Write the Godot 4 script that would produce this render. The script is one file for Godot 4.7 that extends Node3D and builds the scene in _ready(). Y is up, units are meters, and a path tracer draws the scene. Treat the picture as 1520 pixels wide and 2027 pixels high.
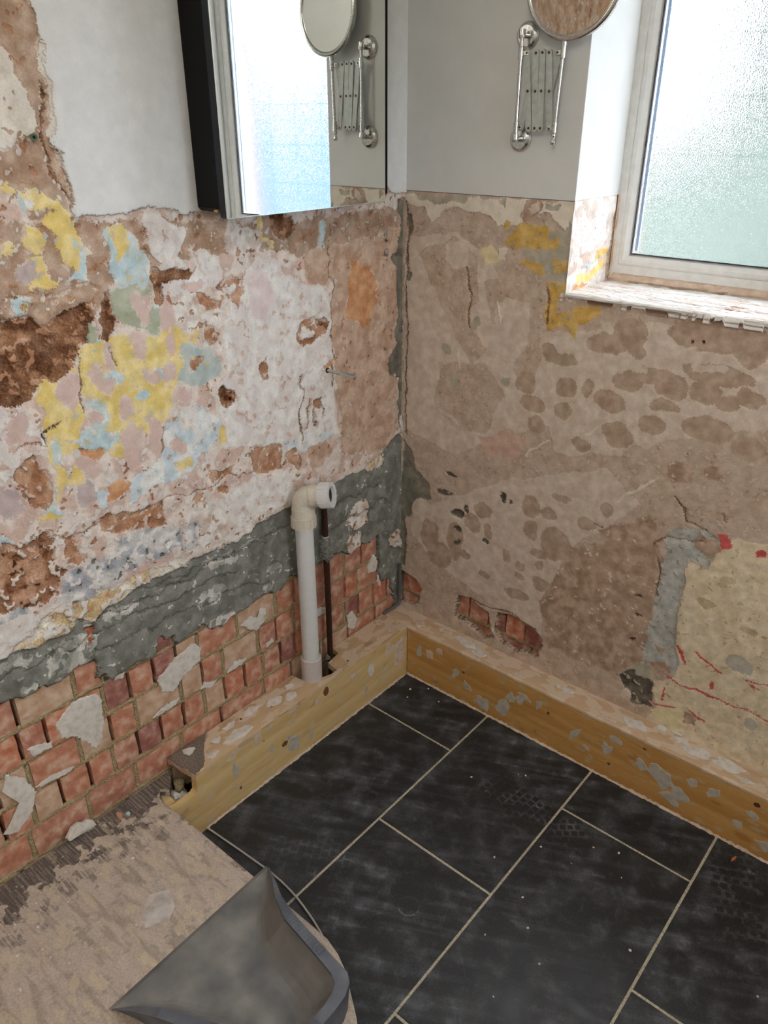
extends Node3D
# A stripped bathroom corner: bare brick and old plaster, frosted window, mirror cabinet, slate floor. Metres, y up.
# Left wall in the plane x = 0 (runs along +z), window wall in the plane z = 0 (runs along +x), floor y = 0.

const HP := 0.1643          # top of the boxed-in pipe plinths
const PLY := 0.132          # top of the plywood platform
const CUT := 1.2673         # where the white skim was cut off along the window wall
var used := {}
var mats := {}
var rng := RandomNumberGenerator.new()

func _ready():
	rng.seed = 11
	# ---- camera
	var cam := Camera3D.new()
	cam.name = "camera"
	add_child(cam)
	cam.position = Vector3(1.1831, 1.4060, 1.4674)
	cam.rotation = Vector3(-0.4674, 0.7034, -0.0011)
	cam.fov = rad_to_deg(2.0 * atan(1013.5 / 1536.8))
	cam.near = 0.02
	cam.far = 300.0
	# ---- sky and exposure
	var env := Environment.new()
	var sky := Sky.new()
	var sm := ProceduralSkyMaterial.new()
	sm.sky_top_color = Color(0.95, 0.975, 1.0)
	sm.sky_horizon_color = Color(0.80, 0.84, 0.89)
	sm.sky_curve = 0.14
	sm.sky_energy_multiplier = 1.0
	sm.ground_bottom_color = Color(0.33, 0.34, 0.30)
	sm.ground_horizon_color = Color(0.5, 0.55, 0.5)
	sky.sky_material = sm
	env.background_mode = Environment.BG_SKY
	env.sky = sky
	env.background_energy_multiplier = 38.0
	env.tonemap_mode = Environment.TONE_MAPPER_LINEAR
	env.tonemap_exposure = 1.04
	env.sdfgi_enabled = true
	env.ssao_enabled = true
	env.ssil_enabled = true
	var we := WorldEnvironment.new()
	we.name = "world"
	we.environment = env
	add_child(we)
	# ---- structure
	noise_tables()
	make_materials()
	room_shell()
	left_wall()
	window_wall()
	window_frame()
	floor_tiles()
	outdoors()
	ceiling_lamp()
	# ---- things, large to small
	mirror_cabinet()
	plinth_left()
	plinth_right()
	plywood()
	dustpan()
	waste_pipe()
	supply_pipe()
	shaving_mirror()
	small_things()

# ------------------------------------------------------------------ naming
func numbered(called: String) -> String:
	var n: int = used.get(called, 0)
	used[called] = n + 1
	return called if n == 0 else "%s_%03d" % [called, n]

func thing(called: String, label: String, category: String, at := Vector3.ZERO, group := "") -> Node3D:
	var o := Node3D.new()
	o.name = numbered(called)
	add_child(o)
	o.position = at
	tag(o, label, category, group)
	return o

func tag(o: Node, label: String, category := "", group := "", kind := ""):
	if label != "": o.set_meta("label", label)
	if category != "": o.set_meta("category", category)
	if group != "": o.set_meta("group", group)
	if kind != "": o.set_meta("kind", kind)

func structure(called: String, label: String) -> Node3D:
	var o := Node3D.new()
	o.name = called
	add_child(o)
	tag(o, label, "", "", "structure")
	return o

func put(called: String, what, mat: Material, parent: Node = null) -> MeshInstance3D:
	var o := MeshInstance3D.new()
	if what is SurfaceTool:
		o.mesh = what.commit()
	else:
		o.mesh = what
	o.material_override = mat
	o.name = called if parent else numbered(called)
	(parent if parent else self).add_child(o, true)
	return o

# ------------------------------------------------------------------ mesh helpers (normals are set by hand, winding follows them)
func mb() -> SurfaceTool:
	var st := SurfaceTool.new()
	st.begin(Mesh.PRIMITIVE_TRIANGLES)
	return st

func tri(st: SurfaceTool, a: Vector3, b: Vector3, c: Vector3, na: Vector3, nb: Vector3, nc: Vector3, ua := Vector2.ZERO, ub := Vector2.ZERO, uc := Vector2.ZERO):
	if (b - a).cross(c - a).dot(na + nb + nc) > 0.0:
		var t = b; b = c; c = t
		t = nb; nb = nc; nc = t
		t = ub; ub = uc; uc = t
	st.set_normal(na); st.set_uv(ua); st.add_vertex(a)
	st.set_normal(nb); st.set_uv(ub); st.add_vertex(b)
	st.set_normal(nc); st.set_uv(uc); st.add_vertex(c)

func flat_tri(st: SurfaceTool, a: Vector3, b: Vector3, c: Vector3, towards: Vector3):
	var n := (b - a).cross(c - a).normalized()
	if n.dot(towards) < 0.0: n = -n
	tri(st, a, b, c, n, n, n, Vector2(a.x + a.y, a.z + a.y), Vector2(b.x + b.y, b.z + b.y), Vector2(c.x + c.y, c.z + c.y))

func flat_quad(st: SurfaceTool, a: Vector3, b: Vector3, c: Vector3, d: Vector3, towards: Vector3):
	flat_tri(st, a, b, c, towards)
	flat_tri(st, a, c, d, towards)

# a box with chamfered edges; uv runs in metres along the axis LONG
func bx(st: SurfaceTool, c: Vector3, s: Vector3, bev := 0.001, long := 2):
	var h := s * 0.5
	bev = minf(bev, minf(h.x, minf(h.y, h.z)) * 0.9)
	var o1 := (long + 1) % 3
	var o2 := (long + 2) % 3
	for ax in 3:
		var u := (ax + 1) % 3
		var v := (ax + 2) % 3
		for sg in [-1.0, 1.0]:
			var q := []
			for k in [[-1, -1], [1, -1], [1, 1], [-1, 1]]:
				var p := Vector3.ZERO
				p[ax] = sg * h[ax]
				p[u] = k[0] * (h[u] - bev)
				p[v] = k[1] * (h[v] - bev)
				q.append(c + p)
			var n := Vector3.ZERO
			n[ax] = sg
			var t := []
			for p in q: t.append(Vector2(p[long], p[o1] + p[o2]))
			tri(st, q[0], q[1], q[2], n, n, n, t[0], t[1], t[2])
			tri(st, q[0], q[2], q[3], n, n, n, t[0], t[2], t[3])
		# the four edges along AX
		for k in [[-1, -1], [1, -1], [1, 1], [-1, 1]]:
			var q := []
			for e in [[-1.0, 0], [1.0, 0], [1.0, 1], [-1.0, 1]]:
				var p := Vector3.ZERO
				p[ax] = e[0] * (h[ax] - bev)
				p[u] = k[0] * (h[u] - (bev if e[1] == 0 else 0.0))
				p[v] = k[1] * (h[v] - (0.0 if e[1] == 0 else bev))
				q.append(c + p)
			var n := Vector3.ZERO
			n[u] = k[0]
			n[v] = k[1]
			n = n.normalized()
			var t := []
			for p in q: t.append(Vector2(p[long], p[o1] + p[o2]))
			tri(st, q[0], q[1], q[2], n, n, n, t[0], t[1], t[2])
			tri(st, q[0], q[2], q[3], n, n, n, t[0], t[2], t[3])
	for sx in [-1.0, 1.0]:
		for sy in [-1.0, 1.0]:
			for sz in [-1.0, 1.0]:
				var g := Vector3(sx, sy, sz)
				var a := c + Vector3(sx * h.x, sy * (h.y - bev), sz * (h.z - bev))
				var b := c + Vector3(sx * (h.x - bev), sy * h.y, sz * (h.z - bev))
				var d := c + Vector3(sx * (h.x - bev), sy * (h.y - bev), sz * h.z)
				flat_tri(st, a, b, d, g)

func box(called: String, c: Vector3, s: Vector3, mat: Material, parent: Node = null, bev := 0.001, long := 2) -> MeshInstance3D:
	var st := mb()
	bx(st, c, s, bev, long)
	return put(called, st, mat, parent)

func lo_hi(called: String, lo: Vector3, hi: Vector3, mat: Material, parent: Node = null, bev := 0.0005, long := 2) -> MeshInstance3D:
	return box(called, (lo + hi) * 0.5, hi - lo, mat, parent, bev, long)

# turned profile: points (radius, along); each stretch keeps its own slope
func lathe(st: SurfaceTool, prof: Array, at: Transform3D, seg := 28):
	for i in prof.size() - 1:
		var p: Vector2 = prof[i]
		var q: Vector2 = prof[i + 1]
		var d := q - p
		if d.length() < 1e-7: continue
		var n2 := Vector2(d.y, -d.x).normalized()
		for k in seg:
			var a0 := TAU * k / seg
			var a1 := TAU * (k + 1) / seg
			var v := []
			var n := []
			for e in [[p, a0], [q, a0], [q, a1], [p, a1]]:
				v.append(at * Vector3(e[0].x * cos(e[1]), e[0].y, e[0].x * sin(e[1])))
				n.append((at.basis * Vector3(n2.x * cos(e[1]), n2.y, n2.x * sin(e[1]))).normalized())
			if q.x > 1e-6: tri(st, v[0], v[1], v[2], n[0], n[1], n[2])
			if p.x > 1e-6: tri(st, v[0], v[2], v[3], n[0], n[2], n[3])

func along(from: Vector3, to: Vector3) -> Transform3D:
	var y := (to - from).normalized()
	var x := y.cross(Vector3(0.31, 0.2, 0.93)).normalized()
	return Transform3D(Basis(x, y, x.cross(y)), from)

func rod(st: SurfaceTool, a: Vector3, b: Vector3, r: float, seg := 16, bev := 0.0):
	var l := a.distance_to(b)
	lathe(st, [Vector2(0, 0), Vector2(r - bev, 0), Vector2(r, bev), Vector2(r, l - bev), Vector2(r - bev, l), Vector2(0, l)], along(a, b), seg)

# round tube along a path of points
func tube(st: SurfaceTool, pts: Array, r: float, seg := 12, closed := false):
	var n := pts.size()
	var rings := []
	var up := Vector3(0.13, 0.97, 0.21)
	for i in n:
		var a: Vector3 = pts[(i - 1 + n) % n] if closed or i > 0 else pts[i]
		var b: Vector3 = pts[(i + 1) % n] if closed or i < n - 1 else pts[i]
		var t := (b - a).normalized()
		if absf(t.dot(up)) > 0.9: up = Vector3(0.9, 0.1, 0.4)
		var x := up.cross(t).normalized()
		var y := t.cross(x)
		var ring := []
		for k in seg:
			var d := x * cos(TAU * k / seg) + y * sin(TAU * k / seg)
			ring.append([pts[i] + d * r, d])
		rings.append(ring)
	for i in (n if closed else n - 1):
		var p: Array = rings[i]
		var q: Array = rings[(i + 1) % n]
		for k in seg:
			var m := (k + 1) % seg
			tri(st, p[k][0], q[k][0], q[m][0], p[k][1], q[k][1], q[m][1])
			tri(st, p[k][0], q[m][0], p[m][0], p[k][1], q[m][1], p[m][1])
	if not closed:
		for e in [[0, 1], [n - 1, n - 2]]:
			var g: Vector3 = (pts[e[0]] - pts[e[1]]).normalized()
			for k in seg: tri(st, pts[e[0]], rings[e[0]][k][0], rings[e[0]][(k + 1) % seg][0], g, g, g)

# a tube without its end caps
func tube_wall(st: SurfaceTool, pts: Array, r: float, seg: int):
	var rings := []
	var side := Vector3.ZERO
	for i in pts.size():
		var t: Vector3 = (pts[mini(i + 1, pts.size() - 1)] - pts[maxi(i - 1, 0)]).normalized()
		if i == 0: side = t.cross(Vector3(0.31, 0.2, 0.93)).normalized()
		side = (side - t * side.dot(t)).normalized()
		var other := t.cross(side)
		var ring := []
		for k in seg:
			var d := side * cos(TAU * k / seg) + other * sin(TAU * k / seg)
			ring.append([pts[i] + d * r, d])
		rings.append(ring)
	for i in pts.size() - 1:
		for k in seg:
			var m := (k + 1) % seg
			var p: Array = rings[i]
			var q: Array = rings[i + 1]
			tri(st, p[k][0], q[k][0], q[m][0], p[k][1], q[k][1], q[m][1])
			tri(st, p[k][0], q[m][0], p[m][0], p[k][1], q[m][1], p[m][1])

# a flat outline (in the plane U, V) raised to a thickness along N; uv in metres
func slab(st: SurfaceTool, pts: PackedVector2Array, o: Vector3, u: Vector3, v: Vector3, n: Vector3, t0: float, t1: float):
	var ix := Geometry2D.triangulate_polygon(pts)
	for k in range(0, ix.size(), 3):
		for lv in [[t1, n], [t0, -n]]:
			var q := []
			for j in 3: q.append(o + u * pts[ix[k + j]].x + v * pts[ix[k + j]].y + n * lv[0])
			tri(st, q[0], q[1], q[2], lv[1], lv[1], lv[1], pts[ix[k]], pts[ix[k + 1]], pts[ix[k + 2]])
	var area := 0.0
	for i in pts.size(): area += pts[i].cross(pts[(i + 1) % pts.size()])
	var cw := area < 0.0
	for i in pts.size():
		var a := pts[i]
		var b := pts[(i + 1) % pts.size()]
		var e := (b - a).normalized()
		var w := Vector2(e.y, -e.x)
		if cw: w = -w
		var g := u * w.x + v * w.y
		var q := [o + u * a.x + v * a.y + n * t0, o + u * b.x + v * b.y + n * t0, o + u * b.x + v * b.y + n * t1, o + u * a.x + v * a.y + n * t1]
		tri(st, q[0], q[1], q[2], g, g, g, a, b, b + w * (t1 - t0))
		tri(st, q[0], q[2], q[3], g, g, g, a, b + w * (t1 - t0), a + w * (t1 - t0))

# a ragged lump of plaster stuck on a surface: outline of points round O in the plane U, V, bulging along N
func lump(st: SurfaceTool, o: Vector3, u: Vector3, v: Vector3, n: Vector3, pts: PackedVector2Array, thick: float):
	var k := pts.size()
	var mid := Vector2.ZERO
	for p in pts: mid += p / k
	var rings := []
	for e in [[1.0, -0.0006], [0.96, thick * 0.7], [0.72, thick], [0.36, thick * 1.05]]:
		var ring := []
		for i in k:
			var q: Vector2 = mid + (pts[i] - mid) * e[0]
			var wob := rng.randf_range(-0.10, 0.10) * thick if e[1] > 0.0 else 0.0
			ring.append(o + u * q.x + v * q.y + n * (e[1] + wob))
		rings.append(ring)
	for r in 3:
		for i in k:
			var j := (i + 1) % k
			var g: Vector3 = n + (u * (pts[i].x - mid.x) + v * (pts[i].y - mid.y)).normalized() * (0.8 if r == 0 else 0.1)
			flat_quad(st, rings[r][i], rings[r][j], rings[r + 1][j], rings[r + 1][i], g)
	var top := o + u * mid.x + v * mid.y + n * thick
	for i in k: flat_tri(st, top, rings[3][i], rings[3][(i + 1) % k], n)

func ragged(ru: float, rv: float, n := 13, rough := 0.32, turn := 0.0) -> PackedVector2Array:
	var a := PackedVector2Array()
	for i in n:
		var f := 1.0 + rng.randf_range(-rough, rough)
		a.append(Vector2(cos(TAU * i / n) * ru * f, sin(TAU * i / n) * rv * f).rotated(turn))
	return a

func outline(list: Array) -> PackedVector2Array:
	var a := PackedVector2Array()
	for i in range(0, list.size(), 2): a.append(Vector2(list[i], list[i + 1]))
	return a

# roughen an outline: each side broken into short steps that wander
func frayed(pts: PackedVector2Array, step: float, amount: float) -> PackedVector2Array:
	var a := PackedVector2Array()
	for i in pts.size():
		var p := pts[i]
		var q := pts[(i + 1) % pts.size()]
		var m := maxi(1, int(p.distance_to(q) / step))
		for k in m:
			var w := (q - p).orthogonal().normalized() * rng.randf_range(-amount, amount)
			a.append(p.lerp(q, float(k) / m) + w)
	return a

# ------------------------------------------------------------------ noise tables (bytes), read by the texture painters
var nA: PackedByteArray      # broad, 1024 square
var nB: PackedByteArray      # middle, 512 square
var nC: PackedByteArray      # fine, 512 square
var nD: PackedByteArray      # soft broad second layer, 512 square

func noise_bytes(size: int, freq: float, octaves: int, sd: int) -> PackedByteArray:
	var f := FastNoiseLite.new()
	f.seed = sd
	f.noise_type = FastNoiseLite.TYPE_SIMPLEX
	f.frequency = freq
	f.fractal_octaves = octaves
	f.fractal_gain = 0.5
	var im := f.get_seamless_image(size, size)
	im.convert(Image.FORMAT_L8)
	return im.get_data()

func noise_tables():
	nA = noise_bytes(1024, 0.011, 4, 3)
	nB = noise_bytes(512, 0.024, 3, 5)
	nC = noise_bytes(512, 0.16, 3, 7)
	nD = noise_bytes(512, 0.014, 2, 9)

# one coat of the wall: two tones, mottle and grain strength, height in mm, roughness in mm, and two coats that show through where noise is above / below a limit
class Coat:
	var a: Color
	var b: Color
	var mottle: int
	var grain: int
	var high: float
	var rough: float
	var u1 := -1
	var t1 := 999
	var u2 := -1
	var t2 := -1
	func _init(a_: Color, b_: Color, m: int, g: int, h: float, r: float):
		a = a_; b = b_; mottle = m; grain = g; high = h; rough = r
	func under(l1: int, lim1: int, l2 := -1, lim2 := -1) -> Coat:
		u1 = l1; t1 = lim1; u2 = l2; t2 = lim2
		return self

enum {HOLE, PINK, TAN, TANS, TANL, TAND, CREAMW, SKIM, MIXW, DARKB, BROWN, WHITE, LILAC, YELLOW, BLUE, BLUEW, GREYB, SAGE, PINKS, MAUVE, ORANGE, BLUEG, RENDER, OCHRE, CEMENT, CEMW, BRICKC, GROOVE, CHASE, CRACK, DARKC,
	BROWNR, WHITER, SAGER, OCHRER, CREAMR, CREAM, CREAMY, CREAMD, GREYB2, DARKCR, RED, GREYD, CEMR, DARKH}

func rgb(r: int, g: int, b: int) -> Color:
	return Color8(r, g, b)

func coats() -> Dictionary:
	var c := {}
	c[HOLE] = Coat.new(rgb(120, 90, 70), rgb(120, 90, 70), 0, 0, -12.0, 0.0)
	c[PINK] = Coat.new(rgb(204, 178, 164), rgb(224, 211, 201), 8, 10, 0.0, 0.9).under(BROWN, 206, WHITE, 62)
	c[TAN] = Coat.new(rgb(166, 137, 115), rgb(183, 158, 138), 10, 9, -0.8, 0.6).under(BROWN, 196, MIXW, 46)
	c[TANS] = Coat.new(rgb(186, 156, 134), rgb(200, 174, 154), 9, 7, -0.3, 0.5).under(BROWN, 214, PINK, 40)
	c[TANL] = Coat.new(rgb(208, 190, 174), rgb(215, 199, 184), 6, 6, 0.4, 0.4)
	c[TAND] = Coat.new(rgb(176, 153, 133), rgb(184, 162, 143), 7, 6, -0.2, 0.3)
	c[CREAMW] = Coat.new(rgb(214, 204, 190), rgb(226, 218, 206), 6, 8, 1.0, 0.5).under(TAN, 216)
	c[SKIM] = Coat.new(rgb(226, 226, 224), rgb(229, 229, 227), 2, 2, 4.0, 0.08)
	c[MIXW] = Coat.new(rgb(208, 192, 180), rgb(229, 223, 216), 8, 10, 0.6, 0.9).under(BROWN, 192, PINK, 70)
	c[DARKB] = Coat.new(rgb(112, 78, 56), rgb(146, 107, 80), 16, 18, -4.5, 2.4).under(BROWN, 176)
	c[BROWN] = Coat.new(rgb(160, 116, 88), rgb(186, 148, 122), 12, 12, -2.6, 1.3).under(PINK, 196)
	c[WHITE] = Coat.new(rgb(222, 214, 208), rgb(232, 228, 223), 6, 8, 1.0, 0.7).under(PINK, 190, LILAC, 50)
	c[LILAC] = Coat.new(rgb(222, 204, 202), rgb(226, 214, 210), 5, 7, 0.9, 0.6)
	c[YELLOW] = Coat.new(rgb(221, 195, 120), rgb(229, 208, 146), 7, 7, 0.5, 0.35).under(PINKS, 216, BLUE, 30)
	c[BLUE] = Coat.new(rgb(186, 206, 210), rgb(202, 213, 211), 9, 9, 0.7, 0.6).under(BLUEW, 176, YELLOW, 46)
	c[BLUEW] = Coat.new(rgb(204, 215, 221), rgb(229, 228, 224), 8, 9, 0.9, 0.7).under(BLUE, 188, PINK, 40)
	c[GREYB] = Coat.new(rgb(178, 188, 184), rgb(190, 196, 190), 7, 7, 0.5, 0.4).under(YELLOW, 214)
	c[SAGE] = Coat.new(rgb(168, 170, 146), rgb(180, 184, 162), 6, 6, 0.3, 0.3).under(BLUE, 200)
	c[PINKS] = Coat.new(rgb(208, 181, 171), rgb(213, 188, 178), 5, 5, 0.0, 0.2)
	c[MAUVE] = Coat.new(rgb(186, 168, 166), rgb(196, 178, 174), 7, 6, 0.0, 0.3)
	c[ORANGE] = Coat.new(rgb(196, 142, 102), rgb(208, 160, 120), 9, 9, -0.8, 0.5)
	c[BLUEG] = Coat.new(rgb(170, 171, 177), rgb(212, 208, 205), 14, 14, 0.2, 1.2).under(WHITE, 170, CEMENT, 44)
	c[RENDER] = Coat.new(rgb(182, 142, 116), rgb(150, 108, 82), 14, 16, -3.0, 1.6).under(PINK, 176, DARKB, 58)
	c[OCHRE] = Coat.new(rgb(210, 184, 142), rgb(230, 220, 204), 16, 22, -1.5, 1.9).under(WHITE, 158, ORANGE, 44)
	c[CEMENT] = Coat.new(rgb(118, 118, 110), rgb(136, 136, 129), 8, 8, -4.0, 0.5).under(CEMW, 212)
	c[CEMW] = Coat.new(rgb(158, 158, 150), rgb(206, 204, 197), 12, 18, -3.4, 1.0).under(CEMENT, 168)
	c[BRICKC] = Coat.new(rgb(170, 98, 74), rgb(184, 116, 90), 8, 8, -9.0, 0.8)
	c[GROOVE] = Coat.new(rgb(100, 99, 92), rgb(112, 111, 104), 6, 9, -6.2, 0.4)
	c[CHASE] = Coat.new(rgb(112, 106, 95), rgb(130, 124, 112), 8, 9, -6.0, 1.0)
	c[CRACK] = Coat.new(rgb(140, 112, 92), rgb(152, 124, 104), 6, 8, -3.6, 0.4)
	c[DARKC] = Coat.new(rgb(84, 82, 76), rgb(98, 96, 90), 6, 8, -5.0, 1.0)
	c[BROWNR] = Coat.new(rgb(172, 146, 126), rgb(188, 163, 143), 10, 9, -0.7, 0.35).under(TANL, 212)
	c[WHITER] = Coat.new(rgb(222, 210, 192), rgb(227, 217, 200), 5, 6, 1.4, 0.4)
	c[SAGER] = Coat.new(rgb(172, 165, 146), rgb(182, 175, 158), 6, 7, 0.0, 0.4).under(TAN, 206)
	c[OCHRER] = Coat.new(rgb(204, 166, 92), rgb(212, 178, 110), 8, 8, 0.6, 0.5).under(SAGER, 206, TAND, 34)
	c[CREAMR] = Coat.new(rgb(220, 200, 150), rgb(222, 207, 166), 7, 7, 0.6, 0.5)
	c[CREAM] = Coat.new(rgb(221, 204, 174), rgb(228, 213, 186), 8, 8, 0.8, 0.5).under(CREAMD, 208)
	c[CREAMY] = Coat.new(rgb(226, 213, 172), rgb(229, 217, 178), 5, 5, 1.2, 0.3)
	c[CREAMD] = Coat.new(rgb(190, 170, 136), rgb(204, 186, 152), 9, 10, 0.2, 0.6)
	c[GREYB2] = Coat.new(rgb(176, 177, 170), rgb(190, 190, 184), 9, 9, -1.6, 0.7).under(SAGER, 202, TAND, 36)
	c[DARKCR] = Coat.new(rgb(100, 92, 82), rgb(124, 115, 103), 10, 12, -2.6, 1.0).under(SAGER, 196)
	c[RED] = Coat.new(rgb(196, 88, 86), rgb(204, 100, 96), 6, 6, 0.2, 0.3)
	c[GREYD] = Coat.new(rgb(186, 178, 164), rgb(192, 184, 171), 6, 6, 0.0, 0.3)
	c[CEMR] = Coat.new(rgb(128, 122, 108), rgb(144, 137, 122), 9, 10, -3.0, 1.0)
	c[DARKH] = Coat.new(rgb(96, 76, 62), rgb(104, 84, 68), 4, 6, -6.5, 0.4)
	return c

# A piece of wall face: coats laid as patches on a grid, painted into a colour and a height texture and built as a relief mesh.
class Patchwork:
	var u0: float
	var v0: float
	var d: float                 # metres per texel
	var w: int
	var h: int
	var lw: int
	var lh: int
	var lab := PackedByteArray()
	var out := PackedByteArray()   # the coat at each texel after fraying
	var hi := PackedFloat32Array()
	var wide := 14
	var fine := 3
	var chips := 0
	var mat: StandardMaterial3D
	var cuts: Array = []         # rectangles (u, v) left out with a clean edge

	func _init(u_from: float, u_to: float, v_from: float, v_to: float, texel: float):
		u0 = u_from; v0 = v_from; d = texel
		w = int((u_to - u_from) / d)
		h = int((v_to - v_from) / d)
		lw = w / 2
		lh = h / 2
		lab.resize(lw * lh)

	func poly(l: int, list: Array):
		var n := list.size() / 2
		var lo := 1e9
		var up := -1e9
		for i in n:
			lo = minf(lo, list[i * 2 + 1]); up = maxf(up, list[i * 2 + 1])
		var s := 2.0 * d
		for y in range(maxi(0, int((lo - v0) / s)), mini(lh, int((up - v0) / s) + 1)):
			var v := v0 + (y + 0.5) * s
			var xs := []
			for i in n:
				var a: float = list[i * 2 + 1]
				var b: float = list[((i + 1) % n) * 2 + 1]
				if (a <= v) != (b <= v):
					xs.append(lerpf(list[i * 2], list[((i + 1) % n) * 2], (v - a) / (b - a)))
			xs.sort()
			for k in range(0, xs.size() - 1, 2):
				for x in range(maxi(0, int((xs[k] - u0) / s)), mini(lw, int((xs[k + 1] - u0) / s) + 1)): lab[y * lw + x] = l

	func dab(l: int, u: float, v: float, ru: float, rv: float):
		var s := 2.0 * d
		for y in range(maxi(0, int((v - rv - v0) / s)), mini(lh, int((v + rv - v0) / s) + 1)):
			var t := (v0 + (y + 0.5) * s - v) / rv
			if absf(t) >= 1.0: continue
			var r := ru * sqrt(1.0 - t * t)
			for x in range(maxi(0, int((u - r - u0) / s)), mini(lw, int((u + r - u0) / s) + 1)): lab[y * lw + x] = l

	func stroke(l: int, wd: float, list: Array):
		for i in range(0, list.size() - 2, 2):
			var a := Vector2(list[i], list[i + 1])
			var b := Vector2(list[i + 2], list[i + 3])
			var m := maxi(1, int(a.distance_to(b) / (wd * 0.4)))
			for k in m + 1:
				var p := a.lerp(b, float(k) / m)
				dab(l, p.x, p.y, maxf(wd * 0.5, d), maxf(wd * 0.5, d))

	func paint(c: Dictionary, A: PackedByteArray, B: PackedByteArray, C: PackedByteArray, D: PackedByteArray, stretch := 0):
		var N := 64
		var ar := PackedInt32Array(); var ag := PackedInt32Array(); var ab := PackedInt32Array()
		var dr := PackedInt32Array(); var dg := PackedInt32Array(); var db := PackedInt32Array()
		var mo := PackedInt32Array(); var gr := PackedInt32Array(); var th := PackedFloat32Array(); var ro := PackedFloat32Array()
		var u1 := PackedInt32Array(); var t1 := PackedInt32Array(); var u2 := PackedInt32Array(); var t2 := PackedInt32Array()
		for z in [ar, ag, ab, dr, dg, db, mo, gr, th, ro, u1, t1, u2, t2]: z.resize(N)
		for l in N:
			if not c.has(l): continue
			var k = c[l]
			ar[l] = k.a.r8; ag[l] = k.a.g8; ab[l] = k.a.b8
			dr[l] = k.b.r8 - k.a.r8; dg[l] = k.b.g8 - k.a.g8; db[l] = k.b.b8 - k.a.b8
			mo[l] = k.mottle; gr[l] = k.grain; th[l] = k.high * 0.1; ro[l] = k.rough * 0.1 / 128.0
			u1[l] = k.u1; t1[l] = k.t1; u2[l] = k.u2; t2[l] = k.t2
		var px := PackedByteArray()
		px.resize(w * h * 3)
		hi.resize(w * h)
		out.resize(w * h)
		for y in h:
			var rowA := (y & 1023) << 10
			var rowA2 := ((y + 371) & 1023) << 10
			var rowB := ((y + 40) & 511) << 9
			var rowB2 := ((y + 300) & 511) << 9
			var rowC := (y & 511) << 9
			var rowC2 := ((y + 97) & 511) << 9
			var rowD := ((y + 211) & 511) << 9
			var o := (h - 1 - y) * w          # the texture's first row is its top
			for x0 in w:
				var x := x0 >> stretch
				var a := A[rowA | (x & 1023)] - 128
				var a2 := A[rowA2 | ((x + 613) & 1023)] - 128
				var g := C[rowC | (x & 511)] - 128
				var g2 := C[rowC2 | ((x + 201) & 511)] - 128
				var lx := (x0 + ((a * wide + g * fine) >> 7)) >> 1
				var ly := (y + ((a2 * wide + g2 * fine) >> 7)) >> 1
				lx = 0 if lx < 0 else (lw - 1 if lx >= lw else lx)
				ly = 0 if ly < 0 else (lh - 1 if ly >= lh else ly)
				var l := lab[ly * lw + lx]
				out[y * w + x0] = l
				var l0 := l
				var b := B[rowB | (x & 511)]
				var b2 := B[rowB2 | ((x + 77) & 511)]
				if b > t1[l]: l = u1[l]
				elif b2 < t2[l]: l = u2[l]
				var t := (D[rowD | ((x + 19) & 511)] - 100) * 5
				t = 0 if t < 0 else (256 if t > 256 else t)
				var sh := ((g * gr[l]) >> 7) + (((b2 - 128) * mo[l]) >> 6)
				var r := ar[l] + ((dr[l] * t) >> 8) + sh
				var gg := ag[l] + ((dg[l] * t) >> 8) + sh
				var bb := ab[l] + ((db[l] * t) >> 8) + sh
				# chipped rims: pale bare plaster shows along broken edges of a coat
				if chips > 0 and a > -40 and b2 > 118 and lx > 2 and ly < lh - 3:
					var m := lab[(ly + 2) * lw + lx - 2]
					if m != l0 and m > 0 and l0 > 0 and l0 != SKIM and m != CEMENT and l0 != CEMENT:
						r = (r + 224 * 2) / 3; gg = (gg + 212 * 2) / 3; bb = (bb + 203 * 2) / 3
				var i := (o + x0) * 3
				px[i] = 0 if r < 0 else (255 if r > 255 else r)
				px[i + 1] = 0 if gg < 0 else (255 if gg > 255 else gg)
				px[i + 2] = 0 if bb < 0 else (255 if bb > 255 else bb)
				hi[o + x0] = th[l] + ro[l] * ((b - 128) * 0.8 + g * 0.7)
		var im := Image.create_from_data(w, h, false, Image.FORMAT_RGB8, px)
		var hm := Image.create_from_data(w, h, false, Image.FORMAT_RF, hi.to_byte_array())
		mat = StandardMaterial3D.new()
		mat.albedo_texture = ImageTexture.create_from_image(im)
		mat.heightmap_enabled = true
		mat.heightmap_texture = ImageTexture.create_from_image(hm)
		mat.heightmap_scale = 0.5
		mat.roughness = 0.92
		mat.metallic_specular = 0.25
		mat.texture_repeat = false

	func height(x: int, y: int) -> float:      # centimetres, smoothed a little
		var s := 0.0
		for e in [[0, 0], [2, 0], [-2, 0], [0, 2], [0, -2]]:
			s += hi[(h - 1 - clampi(y + e[1], 0, h - 1)) * w + clampi(x + e[0], 0, w - 1)]
		return s * 0.2

	# the relief mesh of the cells whose coat is in KEEP (or, if INVERT, is not); open edges are closed back into the wall
	func relief(keep: Array, invert: bool, o: Vector3, u: Vector3, v: Vector3, n: Vector3, step := 4, back := 0.02) -> ArrayMesh:
		var cw := w / step
		var ch := h / step
		var on := PackedByteArray()
		on.resize(cw * ch)
		var wanted := PackedByteArray()
		wanted.resize(256)
		for k in 256: wanted[k] = 1 if invert else 0
		for k in keep: wanted[k] = 0 if invert else 1
		for y in ch:
			for x in cw:
				on[y * cw + x] = wanted[out[(y * step + step / 2) * w + x * step + step / 2]]
				for r in cuts:
					if r.has_point(Vector2(u0 + (x + 0.5) * step * d, v0 + (y + 0.5) * step * d)): on[y * cw + x] = 0
		var at := PackedInt32Array()
		at.resize((cw + 1) * (ch + 1))
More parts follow.
